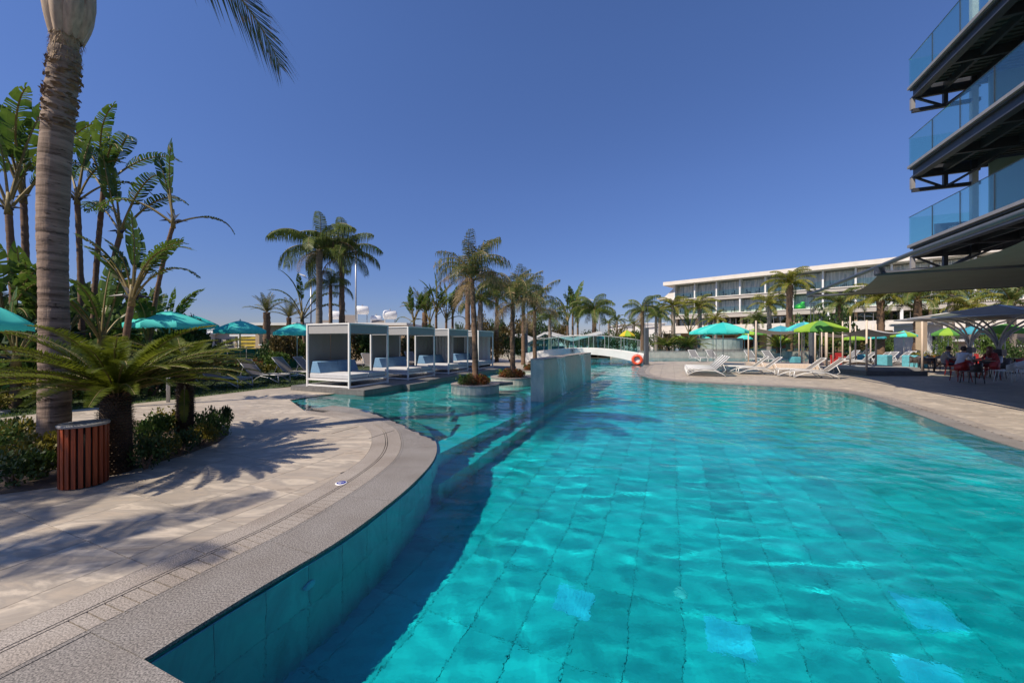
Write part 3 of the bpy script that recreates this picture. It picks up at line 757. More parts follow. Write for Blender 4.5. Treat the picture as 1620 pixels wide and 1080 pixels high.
PAD = [paddle(1, 1.0, 1.5, .30, 1.50, .25, .2), paddle(2, .95, 1.6, .28, 1.35, 1.0, .5), paddle(3, .9, 1.6, .26, 1.15, 1.6, .7), paddle(4, .9, 1.5, .25, .95, 1.9, .8), paddle(5, .8, 1.35, .30, 1.25, .8, .4), paddle(6, .8, 1.2, .22, .6, 1.9, .8)]
def flower(par, h, az, c=(0, 0)):
    m = MB(); m.tube([(0, 0, 0), (.16, 0, .06), (.42, 0, .03)], [.035, .04, .004], 5, 0); m.tube([(.02, 0, .02), (.12, 0, -.03)], [.02, .03], 5, 0)
    rg = random.Random(int(h * 100))
    for k in range(5):
        a = rg.uniform(-.5, .5); m.add([(.05, 0, .06), (.09, .03, .16), (.06 + .1 * math.cos(k), a * .25, .3), (.03, -.03, .16)], [(0, 1, 2, 3)], 1)
    MT.setdefault('spathe', M('dark_spathe', (.02, .022, .03), .5, .2, 8))
    m.build('flower', ['spathe', 'cushion'], par, loc=(c[0], c[1], h), rz=az)
def strelitzia(px, Y, ytop, label, n=9, fan=.4, sc=1.0, lean=(0, 0), seed=1, r=.085, z0=0.0, leaves=None, grp=None, fl=2, h=None, x=None):
    X = XX(px, Y) if x is None else x; h = (ZZ(ytop, Y) - z0) if h is None else h
    t = thing('bird_of_paradise_tree', label, 'bird of paradise', (X, Y, z0), 0, grp)
    trunk_mesh(h, r * 1.1, r * .9, 'trunk_red', lean, n=9, seg=max(8, int(h * 7)), ring=.1, rough=.04, seed=seed).build('trunk', 'trunk_red', t, True)
    rg = random.Random(seed); m = MB()
    m.tube([(lean[0], lean[1], h - .1), (lean[0], lean[1], h + .5 * sc)], [r * 1.1, r * .5], 8); m.build('leaf_sheath', 'stalk', t, True)
    for i in range(n):
        q = (i + .5) / n * 2 - 1; k = leaves[i % len(leaves)] if leaves else (0 if abs(q) < .25 else 1 if abs(q) < .5 else 2 if abs(q) < .8 else 3)
        az = fan + (0 if q > 0 else PI) + rg.uniform(-.45, .45)
        o = link('leaf', PAD[k], t, (lean[0], lean[1], h + .15 * sc * (1 - abs(q))), rot=(rg.uniform(-.3, .3), rg.uniform(-.15, .15), az)); o.scale = (sc * rg.uniform(.85, 1.15),) * 3
    for k in range(fl): flower(t, h + .1, fan + k * PI + rg.uniform(-.3, .3), lean)
    return t
# ---------------------------------------------------------------- the tall palm in the foreground
TPX, TPY = -6.40, 5.3
tp = thing('tall_palm', 'tall grey ringed palm trunk behind the wooden litter bin, crown above', 'palm', (TPX, TPY, -.166)); tp.scale = (1.104,) * 3
path = [(0, 0), (.01, 1.0), (0.0, 2.0), (-.02, 3.0), (.01, 3.9), (.07, 4.6), (.13, 5.1), (.18, 5.7), (.2, 6.4)]
def tcx(z):
    zs = [0, 1, 2, 3, 3.9, 4.6, 5.1, 5.7, 6.4]; return float(np.interp(z, zs, [p[0] for p in path]))
rg = random.Random(5); v = []; nseg = 40; zz = [i * .026 for i in range(int(5.32 / .026))]
bands = [(.35, .03, .03), (.78, .035, .04), (1.28, .03, .045), (1.75, .03, .03)] + [(2.02 + k * .115 + rg.uniform(-.02, .02), .018, .035) for k in range(11)]
for z in zz:
    r = .138 + .03 * math.exp(-z / .25) + .006 * math.sin(z * 2.1)
    r += .010 * (1 if z > 4.35 else 0) * (.5 + .5 * math.sin(z * 46))
    for bz, bw, bd in bands: r -= bd * .14 * math.exp(-((z - bz) / bw) ** 2)
    for j in range(nseg):
        w = 2 * PI * j / nseg; q = 1 + rg.uniform(-.012, .012) + (.03 * rg.uniform(-1, 1) if z > 4.3 else 0)
        v.append((tcx(z) + r * q * math.cos(w), r * q * math.sin(w), z))
f = [(i * nseg + j, i * nseg + (j + 1) % nseg, (i + 1) * nseg + (j + 1) % nseg, (i + 1) * nseg + j) for i in range(len(zz) - 1) for j in range(nseg)]
m, nt, b = new_mat('ringed_grey_trunk')
vec = tex_coord(nt, 'Object', (1, 1, 9)); n1 = noise(nt, vec, 2.2, 8, .65, .5); n2 = noise(nt, tex_coord(nt, 'Object', (9, 9, 1.2)), 3.0, 6, .6)
n3 = noise(nt, tex_coord(nt, 'Object', (2.2, 2.2, 11)), 2.6, 6, .6)
r1 = ramp(nt, [(.12, .085, .06), (.25, .19, .145), (.37, .29, .225)], [.32, .5, .68]); nt.links.new(n1.outputs[0], r1.inputs[0])
r3 = ramp(nt, [(1, 1, 1), (.14, .10, .08)], [.60, .66]); nt.links.new(n3.outputs[0], r3.inputs[0])
mx = nt.nodes.new('ShaderNodeMixRGB'); mx.blend_type = 'MULTIPLY'; mx.inputs[0].default_value = 1; nt.links.new(r1.outputs[0], mx.inputs[1]); nt.links.new(r3.outputs[0], mx.inputs[2])
sp = nt.nodes.new('ShaderNodeSeparateXYZ'); tcn = nt.nodes.new('ShaderNodeTexCoord'); nt.links.new(tcn.outputs['Object'], sp.inputs[0])
cr = nt.nodes.new('ShaderNodeValToRGB'); e = cr.color_ramp.elements; e[0].position = 0; e[0].color = (1, 1, 1, 1); e[1].position = 1; e[1].color = (1, 1, 1, 1)
dv = nt.nodes.new('ShaderNodeMath'); dv.operation = 'DIVIDE'; dv.inputs[1].default_value = 5.2
wob = nt.nodes.new('ShaderNodeMath'); wob.operation = 'MULTIPLY_ADD'; wob.inputs[1].default_value = .05; nt.links.new(n2.outputs[0], wob.inputs[0]); nt.links.new(sp.outputs[2], wob.inputs[2])
nt.links.new(wob.outputs[0], dv.inputs[0]); nt.links.new(dv.outputs[0], cr.inputs[0])
for bz, bw, bd in bands[:4] + bands[4::2][:5]:
    for dz, c in ((-bw * .9, 1), (0, .2), (bw * .9, 1)):
        if len(e) < 31: q = e.new(min(.999, (bz + .025 + dz) / 5.2)); q.color = (c, c * .93, c * .9, 1)
mx2 = nt.nodes.new('ShaderNodeMixRGB'); mx2.blend_type = 'MULTIPLY'; mx2.inputs[0].default_value = 1; nt.links.new(mx.outputs[0], mx2.inputs[1]); nt.links.new(cr.outputs[0], mx2.inputs[2])
nt.links.new(mx2.outputs[0], b.inputs['Base Color']); b.inputs['Roughness'].default_value = .9
ad = nt.nodes.new('ShaderNodeMath'); ad.operation = 'ADD'; nt.links.new(n1.outputs[0], ad.inputs[0]); nt.links.new(n2.outputs[0], ad.inputs[1]); add_bump(nt, b, ad.outputs[0], .8, .012)
MT['ringed'] = m
mb = MB(); mb.add(v, f); mb.build('trunk', 'ringed', tp, True)
# torn leaf-base skirt below the head
mb = MB()
for k in range(230):
    z = rg.uniform(4.25, 5.12); w = rg.uniform(0, 2 * PI); a = Vector((tcx(z) + .14 * math.cos(w), .14 * math.sin(w), z)); tn = Vector((-math.sin(w), math.cos(w), 0)); ou = Vector((math.cos(w), math.sin(w), 0))
    l = rg.uniform(.04, .12); h = rg.uniform(.006, .022); mb.add([a, a + tn * l + Vector((0, 0, rg.uniform(-.02, .02))), a + tn * l * .8 + ou * rg.uniform(.005, .03) + Vector((0, 0, h)), a + ou * .02 + Vector((0, 0, h))], [(0, 1, 2, 3)])
MT['husk'] = M('husk', (.30, .215, .135), .9, .45, 14, stretch=(1, 1, 5), bump=.6)
MT['husk_dark'] = M('husk_dark', (.17, .12, .08), .95, .5, 18, bump=.6)
mb.build('torn_husk', 'husk_dark', tp, kind='stuff')
mb = MB()
for k in range(500):
    w = rg.uniform(0, 2 * PI); z = rg.uniform(5.10, 5.46); r = .128 + .10 * abs(z - 5.26); d = Vector((math.cos(w), math.sin(w), 0)); a = Vector((tcx(z), 0, z)) + d * r
    mb.add([a, a + d * rg.uniform(.01, .035) + Vector((0, 0, rg.uniform(-.11, .06))), a + Vector((-math.sin(w) * .012, math.cos(w) * .012, .0))], [(0, 1, 2)])
mb.build('fibre_collar', 'husk', tp, kind='stuff')
MT['leaf_base'] = M('pale_leaf_base', (.42, .32, .23), .75, .3, 5, stretch=(5, 5, .8), bump=.5, detail=8)
for k in range(8):               # swollen peeled leaf bases round the head
    w = k * 2 * PI / 8 + .3; mb = MB(); v = []; N = 9; big = 1.35 if math.cos(w) > .6 else 1.0
    for i in range(N):
        t = i / (N - 1); z = 5.42 + t * .85; r = (.12 + .085 * big * math.sin(min(1, t * 1.5) * PI * .6)) ; hw = .46 * (1 - .35 * t)
        for j in range(6):
            a = w + (j / 5 - .5) * 2 * hw; rr = r + .03 * math.cos((j / 5 - .5) * PI); v.append((tcx(z) + rr * math.cos(a), rr * math.sin(a), z + .02 * math.sin(j * 2.1 + k)))
    mb.add(v, [(i * 6 + j, i * 6 + j + 1, (i + 1) * 6 + j + 1, (i + 1) * 6 + j) for i in range(N - 1) for j in range(5)]); mb.build('leaf_base', 'leaf_base', tp, True)
mb = MB(); mb.tube([(tcx(5.0), 0, 5.0), (tcx(6.3), 0, 6.35)], [.12, .14], 12); mb.tube([(tcx(6.3), 0, 6.3), (tcx(6.3), 0, 8.0)], [.13, .08], 12); mb.build('crown_core', 'leaf_base', tp, True)
cc = (.2, 0)
for i in range(22):
    az = i * 2.39996 + .6; k = int(i / 22 * 5)
    if abs(((az + PI) % (2 * PI)) - PI + .05) < .38: continue
    k = min(k, 1)
    o = link('frond', FR['big'][min(k, 3)], tp, (cc[0], cc[1], 7.9), rot=(0, 0, az)); o.scale = (1.1,) * 3
FR['hang'] = [frond(nl=110, L=2.9, e0=-.02, droop=1.62, ll=.85, lw=.026, hang=.55, rach=.03, vfold=.1, power=1.15, rag=.25, seed=991).mesh('frond', ['palm_mixed', 'stalk'])]
o = link('frond', FR['hang'][0], tp, (cc[0], cc[1], 7.1), rot=(.75, 0, -.03))
o = link('dead_frond', FR['queen_dry'][0], tp, (cc[0] + .1, cc[1], 7.0), rot=(.2, .0, .05)); o.scale = (1.2,) * 3
# ---------------------------------------------------------------- palms standing outside the frame that shade the near terrace
for i, (x, y, h, s) in enumerate(((-8.9, -.7, 6.2, .8), (-10.8, .3, 6.6, .95))):
    t = thing('palm_tree', ['palm outside the view whose fronds shade the near terrace', 'palm outside the view whose fronds shade the bin and bed'][i], 'palm', (x, y, 0), 0, 'palms shading the terrace from outside the view')
    trunk_mesh(h, .16, .13, 'trunk_grey', seed=i, ring=.05).build('trunk', 'trunk_grey', t, True); crown(t, 'big', 13, h, i + 3, sc=s)
# ---------------------------------------------------------------- cycads
def cycad(px, py, ytop, label, n, sc, seed, r):
    X, Y = G(px, py); h = ZZ(ytop, Y); t = thing('sago_palm', label, 'cycad', (X, Y, 0))
    rgx = random.Random(seed); m = MB(); m.tube([(0, 0, 0), (0, 0, h * .5), (0, 0, h + .02)], [r * .92, r * .9, r * .8], 18); m.build('trunk', 'cycad_trunk', t, True)
    m = MB(); rows = int(h / .032)
    for i in range(rows):
        k = 30
        for j in range(k):
            w = 2 * PI * (j + .5 * (i % 2)) / k; z = .03 + i * .032; rr = r * (.9 if z < h * .8 else .84); d = Vector((math.cos(w), math.sin(w), 0)); tn = Vector((-d.y, d.x, 0)); a = d * rr + Vector((0, 0, z))
            L = rgx.uniform(.018, .04) * r / .16; m.add([a - tn * .013, a + tn * .013, a + tn * .007 + d * L + Vector((0, 0, .016)), a - tn * .007 + d * L + Vector((0, 0, .016)), a + Vector((0, 0, .03))], [(0, 1, 2, 3), (3, 2, 4)])
    m.build('leaf_scars', 'cycad_trunk', t, kind='stuff')
    m = MB()
    for k in range(260):
        w = rgx.uniform(0, 2 * PI); d = Vector((math.cos(w), math.sin(w), 0)); a = d * r * .6 + Vector((0, 0, h - .04)); m.add([a, a + d * r * .65 + Vector((0, 0, rgx.uniform(-.05, .10))), a + Vector((-d.y, d.x, 0)) * .02], [(0, 1, 2)])
    m.build('crown_fibre', 'trunk_red', t, kind='stuff')
    V = FR['cycad']
    for i in range(n):
        az = i * 2.39996 + rgx.uniform(-.15, .15); q = i / n
        o = link('frond', V[min(5, int(q * 6))], t, (.04 * math.cos(az), .04 * math.sin(az), h), rot=(rgx.uniform(-.12, .12), rgx.uniform(-.08, .08), az)); o.scale = (sc * rgx.uniform(.88, 1.1),) * 3
    return t
cycad(183, 746, 624, 'large sago palm with thick scaly trunk directly behind the litter bin', 62, .95, 3, .165)
c2 = cycad(293, 692, 596, 'smaller sago palm with one yellow dead frond, further from the bin', 52, .80, 4, .125)
dd = frond(nl=60, L=.62, e0=-.9, droop=.7, ll=.09, lw=.014, hang=.1, rach=.01, seed=77).build('dead_frond', ['palm_yellow', 'stalk'], c2, loc=(.08, -.1, .88), rz=-.9)
# ================================================================ PLANTING, LAWN
BED = [(-5.36, 3.97), (-5.0, 4.17), (-4.73, 4.75), (-4.61, 5.42), (-4.65, 6.0), (-4.91, 6.58), (-5.4, 7.1), (-6.4, 7.5), (-7.8, 7.7), (-8.76, 6.6), (-10.5, 5.6), (-13, 4.2), (-9.5, 2.4)]
mb = MB(); mb.prism(BED, -.02, .012); mb.build('planting_bed', 'soil', kind='structure')
LAWN = [(-7.3, 12.6), (-7.7, 13.2), (-8.3, 12.8), (-9.05, 10.9), (-9.33, 10.4), (-10.3, 8.8), (-10.7, 7.93), (-13, 7.2), (-17, 6.4), (-26, 6), (-40, 20), (-30, 34), (-14, 36), (-6, 26), (-4.2, 24.0)]
LAWN = [(-4.2, 24.0), (-8.3, 12.85), (-9.05, 10.9), (-9.33, 10.4), (-10.3, 8.8), (-10.7, 7.93), (-13, 7.2), (-17, 6.4), (-40, 6), (-60, 40), (-14, 40)]
mb = MB(); mb.prism(LAWN, -.03, -.004); mb.build('lawn', 'lawn_base', kind='structure')
MT['grass'] = leaf_mat('grass', (.03, .06, .01), (.09, .15, .02), .3, .6, scale=1.5)
rg = random.Random(9); mb = MB(); LP = np.array(LAWN)
gx = []; 
while len(gx) < 26000:
    x = rg.uniform(-19, -4.5); y = rg.uniform(6.4, 21)
    if pts_in(LAWN, np.array([[x]]), np.array([[y]]))[0, 0]: gx.append((x, y))
for x, y in gx:
    h = rg.uniform(.03, .075); w = rg.uniform(0, 6.28); a = (math.cos(w) * .012, math.sin(w) * .012); lx, ly = rg.uniform(-.03, .03), rg.uniform(-.03, .03)
    mb.add([(x - a[0], y - a[1], -.005), (x + a[0], y + a[1], -.005), (x + lx, y + ly, h)], [(0, 1, 2)])
mb.build('lawn_grass', 'grass', kind='stuff', label='short green grass blades on the lawn beside the terrace', cat='grass')
# ground cover in the front bed: low leafy plants, each a thing
rg = random.Random(21)
spots = []
def bed_plant(px, py, w, h, key, label, n=700, size=.15, up=.4, asp=.35, g='low plants in the front planting bed', nm='bed_shrub'):
    x, y = G(px, py); shrub(x, y, w, h, key, label, len(spots) + 3, .01, n, size, nm, 'plant', g, asp, up); spots.append(1)
for a in [(20, 770, .55, .34, 'bush_dark', 'dark green low shrub at the far left edge of the front bed'),
          (62, 757, .5, .3, 'bush_green', 'green low shrub just left of the wooden bin'),
          (30, 742, .6, .33, 'bush_yellow', 'yellow-green shrub behind the dark shrub at the bed edge'),
          (5, 728, .6, .4, 'bush_green', 'mid green shrub at the left frame edge of the bed'),
          (70, 728, .55, .36, 'bush_yellow', 'yellowish shrub at the foot of the tall palm'),
          (30, 712, .6, .42, 'bush_yellow', 'pale yellow-leaved shrub with pinkish tips near the path'),
          (230, 742, .42, .36, 'bush_dark', 'dark shrub hugging the right side of the large sago trunk'),
          (226, 716, .45, .42, 'bush_green', 'bright green shrub right of the large sago palm'),
          (255, 728, .45, .34, 'bush_yellow', 'yellow-green shrub on the bed edge between the two sago palms'),
          (284, 719, .42, .3, 'bush_dark', 'low dark shrub on the bed edge below the smaller sago palm'),
          (250, 697, .5, .40, 'bush_green', 'light green shrub with pale tips behind the bed edge'),
          (318, 706, .42, .3, 'bush_yellow', 'olive shrub on the bed edge right of the smaller sago trunk'),
          (340, 697, .42, .40, 'bush_green', 'upright green shrub at the right tip of the front bed'),
          (346, 684, .4, .42, 'bush_dark', 'dark green upright shrub at the very tip of the bed'),
          (325, 684, .4, .34, 'bush_green', 'green shrub behind the tip of the bed'),
          (262, 684, .6, .36, 'bush_yellow', 'yellow-green shrub behind the smaller sago trunk'),
          (150, 740, .5, .24, 'bush_dark', 'shaded low shrub between bin and sago trunk'),
          (110, 706, .6, .3, 'bush_yellow', 'yellow shrub behind the litter bin near the path'),
          (10, 700, .6, .36, 'bush_dark', 'dark shrub by the path at the left edge')]: bed_plant(*a)
# low flowering border and undergrowth along the far side of the path
rg = random.Random(33); names = {'bush_green': 'green', 'bush_yellow': 'yellow-green', 'bush_dark': 'dark green', 'bush_red': 'orange-red', 'bush_brown': 'brown-green'}
under = [(-12.6, 8.0, 1.0, .45, 'bush_yellow'), (-11.6, 8.5, .9, .4, 'bush_yellow'), (-13.8, 8.2, 1.2, .8, 'bush_dark'), (-12.9, 9.2, 1.5, 1.1, 'bush_green'), (-11.4, 9.4, 1.2, .7, 'bush_yellow'), (-10.9, 9.9, 1.1, .9, 'bush_green'),
         (-14.9, 9.4, 1.8, 1.6, 'bush_dark'), (-13.6, 10.6, 2.0, 1.9, 'bush_dark'), (-12.0, 10.8, 1.6, 1.5, 'bush_green'), (-10.6, 11.2, 1.5, 1.3, 'bush_dark'), (-16.6, 10.2, 2.2, 2.2, 'bush_dark'), (-15.4, 12.2, 2.4, 2.6, 'bush_dark'),
         (-13.2, 12.6, 2.4, 2.2, 'bush_green'), (-11.4, 12.8, 2.0, 1.7, 'bush_dark'), (-18.5, 12.8, 2.8, 3.0, 'bush_dark'), (-16.6, 15.0, 3.2, 3.0, 'bush_dark'), (-14.0, 15.4, 2.6, 2.4, 'bush_dark'),
         (-20.5, 10.5, 3.0, 2.6, 'bush_dark'), (-19.0, 17.5, 3.6, 3.4, 'bush_dark'), (-23.0, 14, 3.6, 3.2, 'bush_dark')]
where = ['at the path edge', 'behind the tall palm', 'below the paddle-leaved trees', 'in front of the fence', 'by the small bollard']
for i, (x, y, w, h, k) in enumerate(under):
    shrub(x, y, w, h, k, f'{names[k]} undergrowth shrub, {["low","waist-high","tall"][min(2, int(h))]}, {["nearest","second","third","fourth","fifth","sixth","seventh","eighth","ninth","tenth"][i % 10]} from the path in the {["front","rear"][i // 10]} planting', i, 0, 1100, .12 if k != 'bush_dark' else .15, 'undergrowth_shrub', 'shrub', 'undergrowth below the paddle-leaved trees', .5)
for i, (px, py, k) in enumerate(((340, 600, 'bush_yellow'), (420, 592, 'bush_yellow'), (395, 585, 'bush_red'), (445, 583, 'bush_green'), (455, 577, 'bush_green'), (330, 590, 'bush_red'), (372, 590, 'bush_green'), (430, 578, 'bush_yellow'))):
    x, y = G(px, py); shrub(x, y, 1.7, .55, k, f'{names[k]} low plant behind the grey loungers, number {"one two three four five six seven eight".split()[i]} along the lawn', i + 40, 0, 700, .12, 'lawn_plant', 'plant', 'low plants behind the loungers')
# ---------------------------------------------------------------- paddle-leaved trees on the left
strelitzia(24, 12.0, 335, 'tall twin-trunk bird of paradise tree at the far left edge, left stem', 6, .3, 1.23, (-0.21, 0.00), 2, 0.088, leaves=[3, 1, 0, 0, 1, 2])
strelitzia(44, 12.4, 315, 'tall bird of paradise tree at the far left, stem nearest the tall palm', 7, -.4, 1.30, (-0.31, 0.13), 3, 0.088, leaves=[2, 1, 0, 0, 1, 1, 3])
strelitzia(130, 13.4, 320, 'tall bird of paradise tree right of the tall palm, nearest stem', 6, .2, 1.07, (-0.17, 0.00), 6, 0.081)
strelitzia(146, 14.0, 300, 'tall bird of paradise tree in the clump, middle stem with lit top leaves', 8, -.3, 1.23, (0.42, 0.00), 7, 0.081, leaves=[3, 2, 2, 1, 1, 2, 3, 3])
strelitzia(156, 13.6, 372, 'bird of paradise tree in the clump with leaves hanging right', 6, .0, 1.10, (0.77, 0.00), 8, 0.081)
strelitzia(234, 12.0, 356, 'slender leaning bird of paradise tree with one upright leaf', 4, .3, 1.0, (.8, 0), 9, .06, leaves=[5, 0, 0, 5])
strelitzia(192, 9.2, 478, 'young bird of paradise plant with broad green leaves before the umbrella', 9, .1, .85, (.25, 0), 11, .068, leaves=[4, 0, 4, 0, 4, 1, 2, 2, 3])
for i, (px, Y, yt, s) in enumerate(((8, 11, 520, .95), (105, 11.5, 535, .95), (160, 11, 545, .9), (235, 12, 545, .85), (62, 12, 540, 1.0), (265, 13, 540, .8), (25, 9.2, 575, .7))):
    strelitzia(px, Y, yt, f'low bird of paradise clump filling the left planting, {"first second third fourth fifth sixth seventh".split()[i]} of seven', 8, i * .7, s, (0, 0), 20 + i, .09, fl=1, grp='low bird of paradise clumps', leaves=[0, 4, 1, 4, 1, 2, 5, 0])
# ================================================================ LITTER BIN
MT['slat_wood'] = M('oiled_red_wood', (.26, .045, .009), .5, .35, 5, stretch=(9, 9, .7), bump=.25, objvar=.18)
MT['bin_dark'] = M('bin_liner', (.02, .012, .01), .8, .2, 6)
bx, by = G(133, 766); HB = ZZ(668, by)
bn = thing('litter_bin', 'round litter bin clad in dark red wooden slats with grey lid', 'litter bin', (bx, by, 0))
mb = MB(); mb.lathe([(0, .02), (.172, .02), (.172, HB - .03), (.15, HB - .03), (.15, .05), (0, .05)], 32); mb.build('liner', 'bin_dark', bn, True)
for k in range(22):
    w = 2 * PI * k / 22; mb = MB(); mb.box((0, 0, 0), (.016, .036, HB - .045)); mb.build('slat', 'slat_wood', bn, loc=(.186 * math.cos(w), .186 * math.sin(w), (HB - .045) / 2 + .012), rz=w)
mb = MB(); n = 36; v = []; 
for r, z in ((.203, -.028), (.206, -.006), (.200, 0)): v += [(r * math.cos(2 * PI * j / n), r * math.sin(2 * PI * j / n), z) for j in range(n)]
v += [(.115 * math.cos(2 * PI * j / n), .06 * math.sin(2 * PI * j / n), 0) for j in range(n)]; v += [(.115 * math.cos(2 * PI * j / n), .06 * math.sin(2 * PI * j / n), -.028) for j in range(n)]
v = [(x * 1, y, z + HB) for x, y, z in v]; f = [(i * n + j, i * n + (j + 1) % n, (i + 1) * n + (j + 1) % n, (i + 1) * n + j) for i in range(4) for j in range(n)]
MT['lid'] = M('steel_lid', (.30, .30, .31), .45, .12, 12, metal=.4)
mb.add(v, f); mb.build('lid', 'lid', bn, rz=.7)
# twig on the terrace
x, y = G(218, 770); mb = MB(); mb.tube([(0, 0, .004), (.05, .01, .008)], .003, 4); mb.tube([(.02, 0, .006), (.035, .03, .01)], .002, 3); mb.build('twig', 'husk_dark', loc=(x, y, 0), label='small dark dry twig lying on the sunlit terrace tiles', cat='twig')
# bollard light
x, y = G(266, 636); t = thing('bollard_light', 'slim grey bollard light beyond the two sago palms', 'bollard', (x, y, 0))
mb = MB(); mb.lathe([(0, 0), (.04, 0), (.04, .78), (.035, .80), (0, .80)], 12); mb.build('post', 'pole', t, True); mb = MB(); mb.lathe([(.041, .62), (.043, .63), (.043, .70), (.041, .71)], 12); mb.build('lamp_band', 'white', t)
# ================================================================ DAYBEDS AND PLATFORM
pl = [K0, PE, (PE[0] - UX * 3.3, PE[1] - UY * 3.3), (K0[0] - UX * 3.12, K0[1] - UY * 3.12)]
plat = link('daybed_platform', None, kind='structure')
for k in range(10):
    L = 12.1 / 10
    for q in range(3):
        u0 = -q * 1.04; c = (K0[0] + (u0 - .52) * UX + (k + .5) * L * NX, K0[1] + (u0 - .52) * UY + (k + .5) * L * NY)
        m = MB(); m.box((0, 0, 0), (1.036, L - .005, .03)); m.build('board', 'grey_board', plat, loc=(c[0], c[1], .128), rz=UANG)
    c = (K0[0] + .008 * UX + (k + .5) * L * NX, K0[1] + .008 * UY + (k + .5) * L * NY); m = MB(); m.box((0, 0, 0), (.016, L - .005, .34)); m.build('fascia_board', 'grey_board', plat, loc=(c[0], c[1], -.06), rz=UANG, rec=True)
for q in range(3):
    c = (K0[0] - (q + .5) * 1.04 * UX - .008 * NX, K0[1] - (q + .5) * 1.04 * UY - .008 * NY); m = MB(); m.box((0, 0, 0), (1.036, .016, .34)); m.build('fascia_board', 'grey_board', plat, loc=(c[0], c[1], -.06), rz=UANG, rec=True)
mb = MB(); mb.prism([(K0[0] - .02, K0[1] + .02), (PE[0] - .02, PE[1]), pl[2], pl[3]], -.5, .11); mb.build('platform_core', 'bin_dark', plat)
cx_, cy_ = K0[0] + .35 * UX + 8.2 * NX * 0, 0
# a small forward step of the platform beyond the first bed
for (a, b_) in ((1.75, 2.9),):
    c = (K0[0] + .16 * UX + (a + b_) / 2 * NX, K0[1] + .16 * UY + (a + b_) / 2 * NY); m = MB(); m.box((0, 0, 0), (.30, b_ - a, .46)); m.build('step_block', 'grey_board', plat, loc=(c[0], c[1], -.09), rz=UANG, rec=True)
BW, BL, BH = 1.80, 1.72, 2.03
def daybed(label, curtain=False):
    t = thing('daybed', label, 'daybed', (0, 0, 0), 0, 'canopied daybeds in a row on the platform')
    for sx in (0, 1):
        for sy in (0, 1):
            m = MB(); m.box((0, 0, BH / 2), (.055, .055, BH)); m.build('post', 'white', t, loc=(-sx * BW, sy * BL, 0))
    for nm, z, h in (('bottom_rail', .045, .05), ('seat_rail', .235, .05), ('top_rail', BH - .022, .044)):
        for sy in (0, 1): m = MB(); m.box((0, 0, 0), (BW - .056, .045, h)); m.build(nm, 'white', t, loc=(-BW / 2, sy * BL, z))
        for sx in (0, 1): m = MB(); m.box((0, 0, 0), (.045, BL - .056, h)); m.build(nm, 'white', t, loc=(-sx * BW, BL / 2, z))
    m = MB(); m.box((0, 0, 0), (BW - .06, BL - .06, .03)); m.build('slatted_base', 'fabric', t, loc=(-BW / 2, BL / 2, .255))
    for s in (0, 1):
        m = MB(); L = BL / 2 - .03; m.box((0, 0, 0), (BW - .09, L - .012, .155)); o = m.build('mattress', 'cushion', t, loc=(-BW / 2, .03 + L * (s + .5), .35)); bv = o.modifiers.new('b', 'BEVEL'); bv.width = .025; bv.segments = 2
        L = BL / 2 - .05; m = MB(); pr = [(0, 0), (.46, 0), (.30, .36), (.10, .38)]; v = [(x, -L / 2, z) for x, z in pr] + [(x, L / 2, z) for x, z in pr]
        m.add(v, [(0, 1, 2, 3), (7, 6, 5, 4), (0, 4, 5, 1), (1, 5, 6, 2), (2, 6, 7, 3), (3, 7, 4, 0)]); o = m.build('wedge_cushion', 'blue', t, loc=(-BW + .06, .05 + L / 2 + s * (L + .01), .43)); bv = o.modifiers.new('b', 'BEVEL'); bv.width = .015; bv.segments = 2
    # hanging valances and the back blind
    for sy in (0, 1): m = MB(); m.box((0, 0, 0), (BW - .06, .012, .27)); m.build('valance', 'fabric', t, loc=(-BW / 2, sy * (BL - .02) + .01, BH - .185))
    for sx in (0, 1): m = MB(); m.box((0, 0, 0), (.012, BL - .06, .27)); m.build('valance', 'fabric', t, loc=(-sx * (BW - .02) - .01, BL / 2, BH - .185))
    for s in (0, 1):
        m = MB(); L = (BL - .08) / 2 + .03; N = 9; v = []; 
        for i in range(N + 1):
            for z in (.36, 1.0, BH - .32): v.append((.010 * math.sin(i * 2.3 + z), -L / 2 + L * i / N, z))
        m.add(v, [(i * 3 + j, (i + 1) * 3 + j, (i + 1) * 3 + j + 1, i * 3 + j + 1) for i in range(N) for j in (0, 1)]); m.build('blind', 'fabric_dark', t, True, loc=(-BW + .012, .04 + L * (s + .5) + s * .006, 0))
    m = MB(); m.box((0, 0, 0), (BW - .06, BL - .06, .02)); m.build('canopy_roof', 'fabric', t, loc=(-BW / 2, BL / 2, BH - .01))
    if curtain:
        m = MB(); N = 26; v = []; W2 = .95 if curtain == 1 else 1.6
        for i in range(N + 1):
            for z in (.05, 1.0, BH - .06): v.append((-BW + .06 + W2 * i / N, .03 * math.sin(i * 1.25 + z * .3), z))
        m.add(v, [(i * 3 + j, (i + 1) * 3 + j, (i + 1) * 3 + j + 1, i * 3 + j + 1) for i in range(N) for j in (0, 1)]); m.build('curtain', 'cushion', t, True, loc=(0, BL - .05, 0))
    return t
B1 = (-5.03, 11.72)
d1 = daybed('nearest white-framed daybed with blue wedge cushions and grey canopy'); d1.location = (*B1, .143); d1.rotation_euler = (0, 0, UANG)
d2 = copy_thing(d1, (B1[0] + 2.85 * NX, B1[1] + 2.85 * NY, .143), UANG, 'second daybed from the camera, its back blind dark grey')
d3 = daybed('third daybed from the camera, white curtain drawn at its far side', 1); d3.location = (B1[0] + 5.7 * NX, B1[1] + 5.7 * NY, .143); d3.rotation_euler = (0, 0, UANG)
d4 = daybed('farthest daybed with long pale curtain, partly behind the planter palm', 2); d4.location = (B1[0] + 8.55 * NX, B1[1] + 8.55 * NY, .143); d4.rotation_euler = (0, 0, UANG)
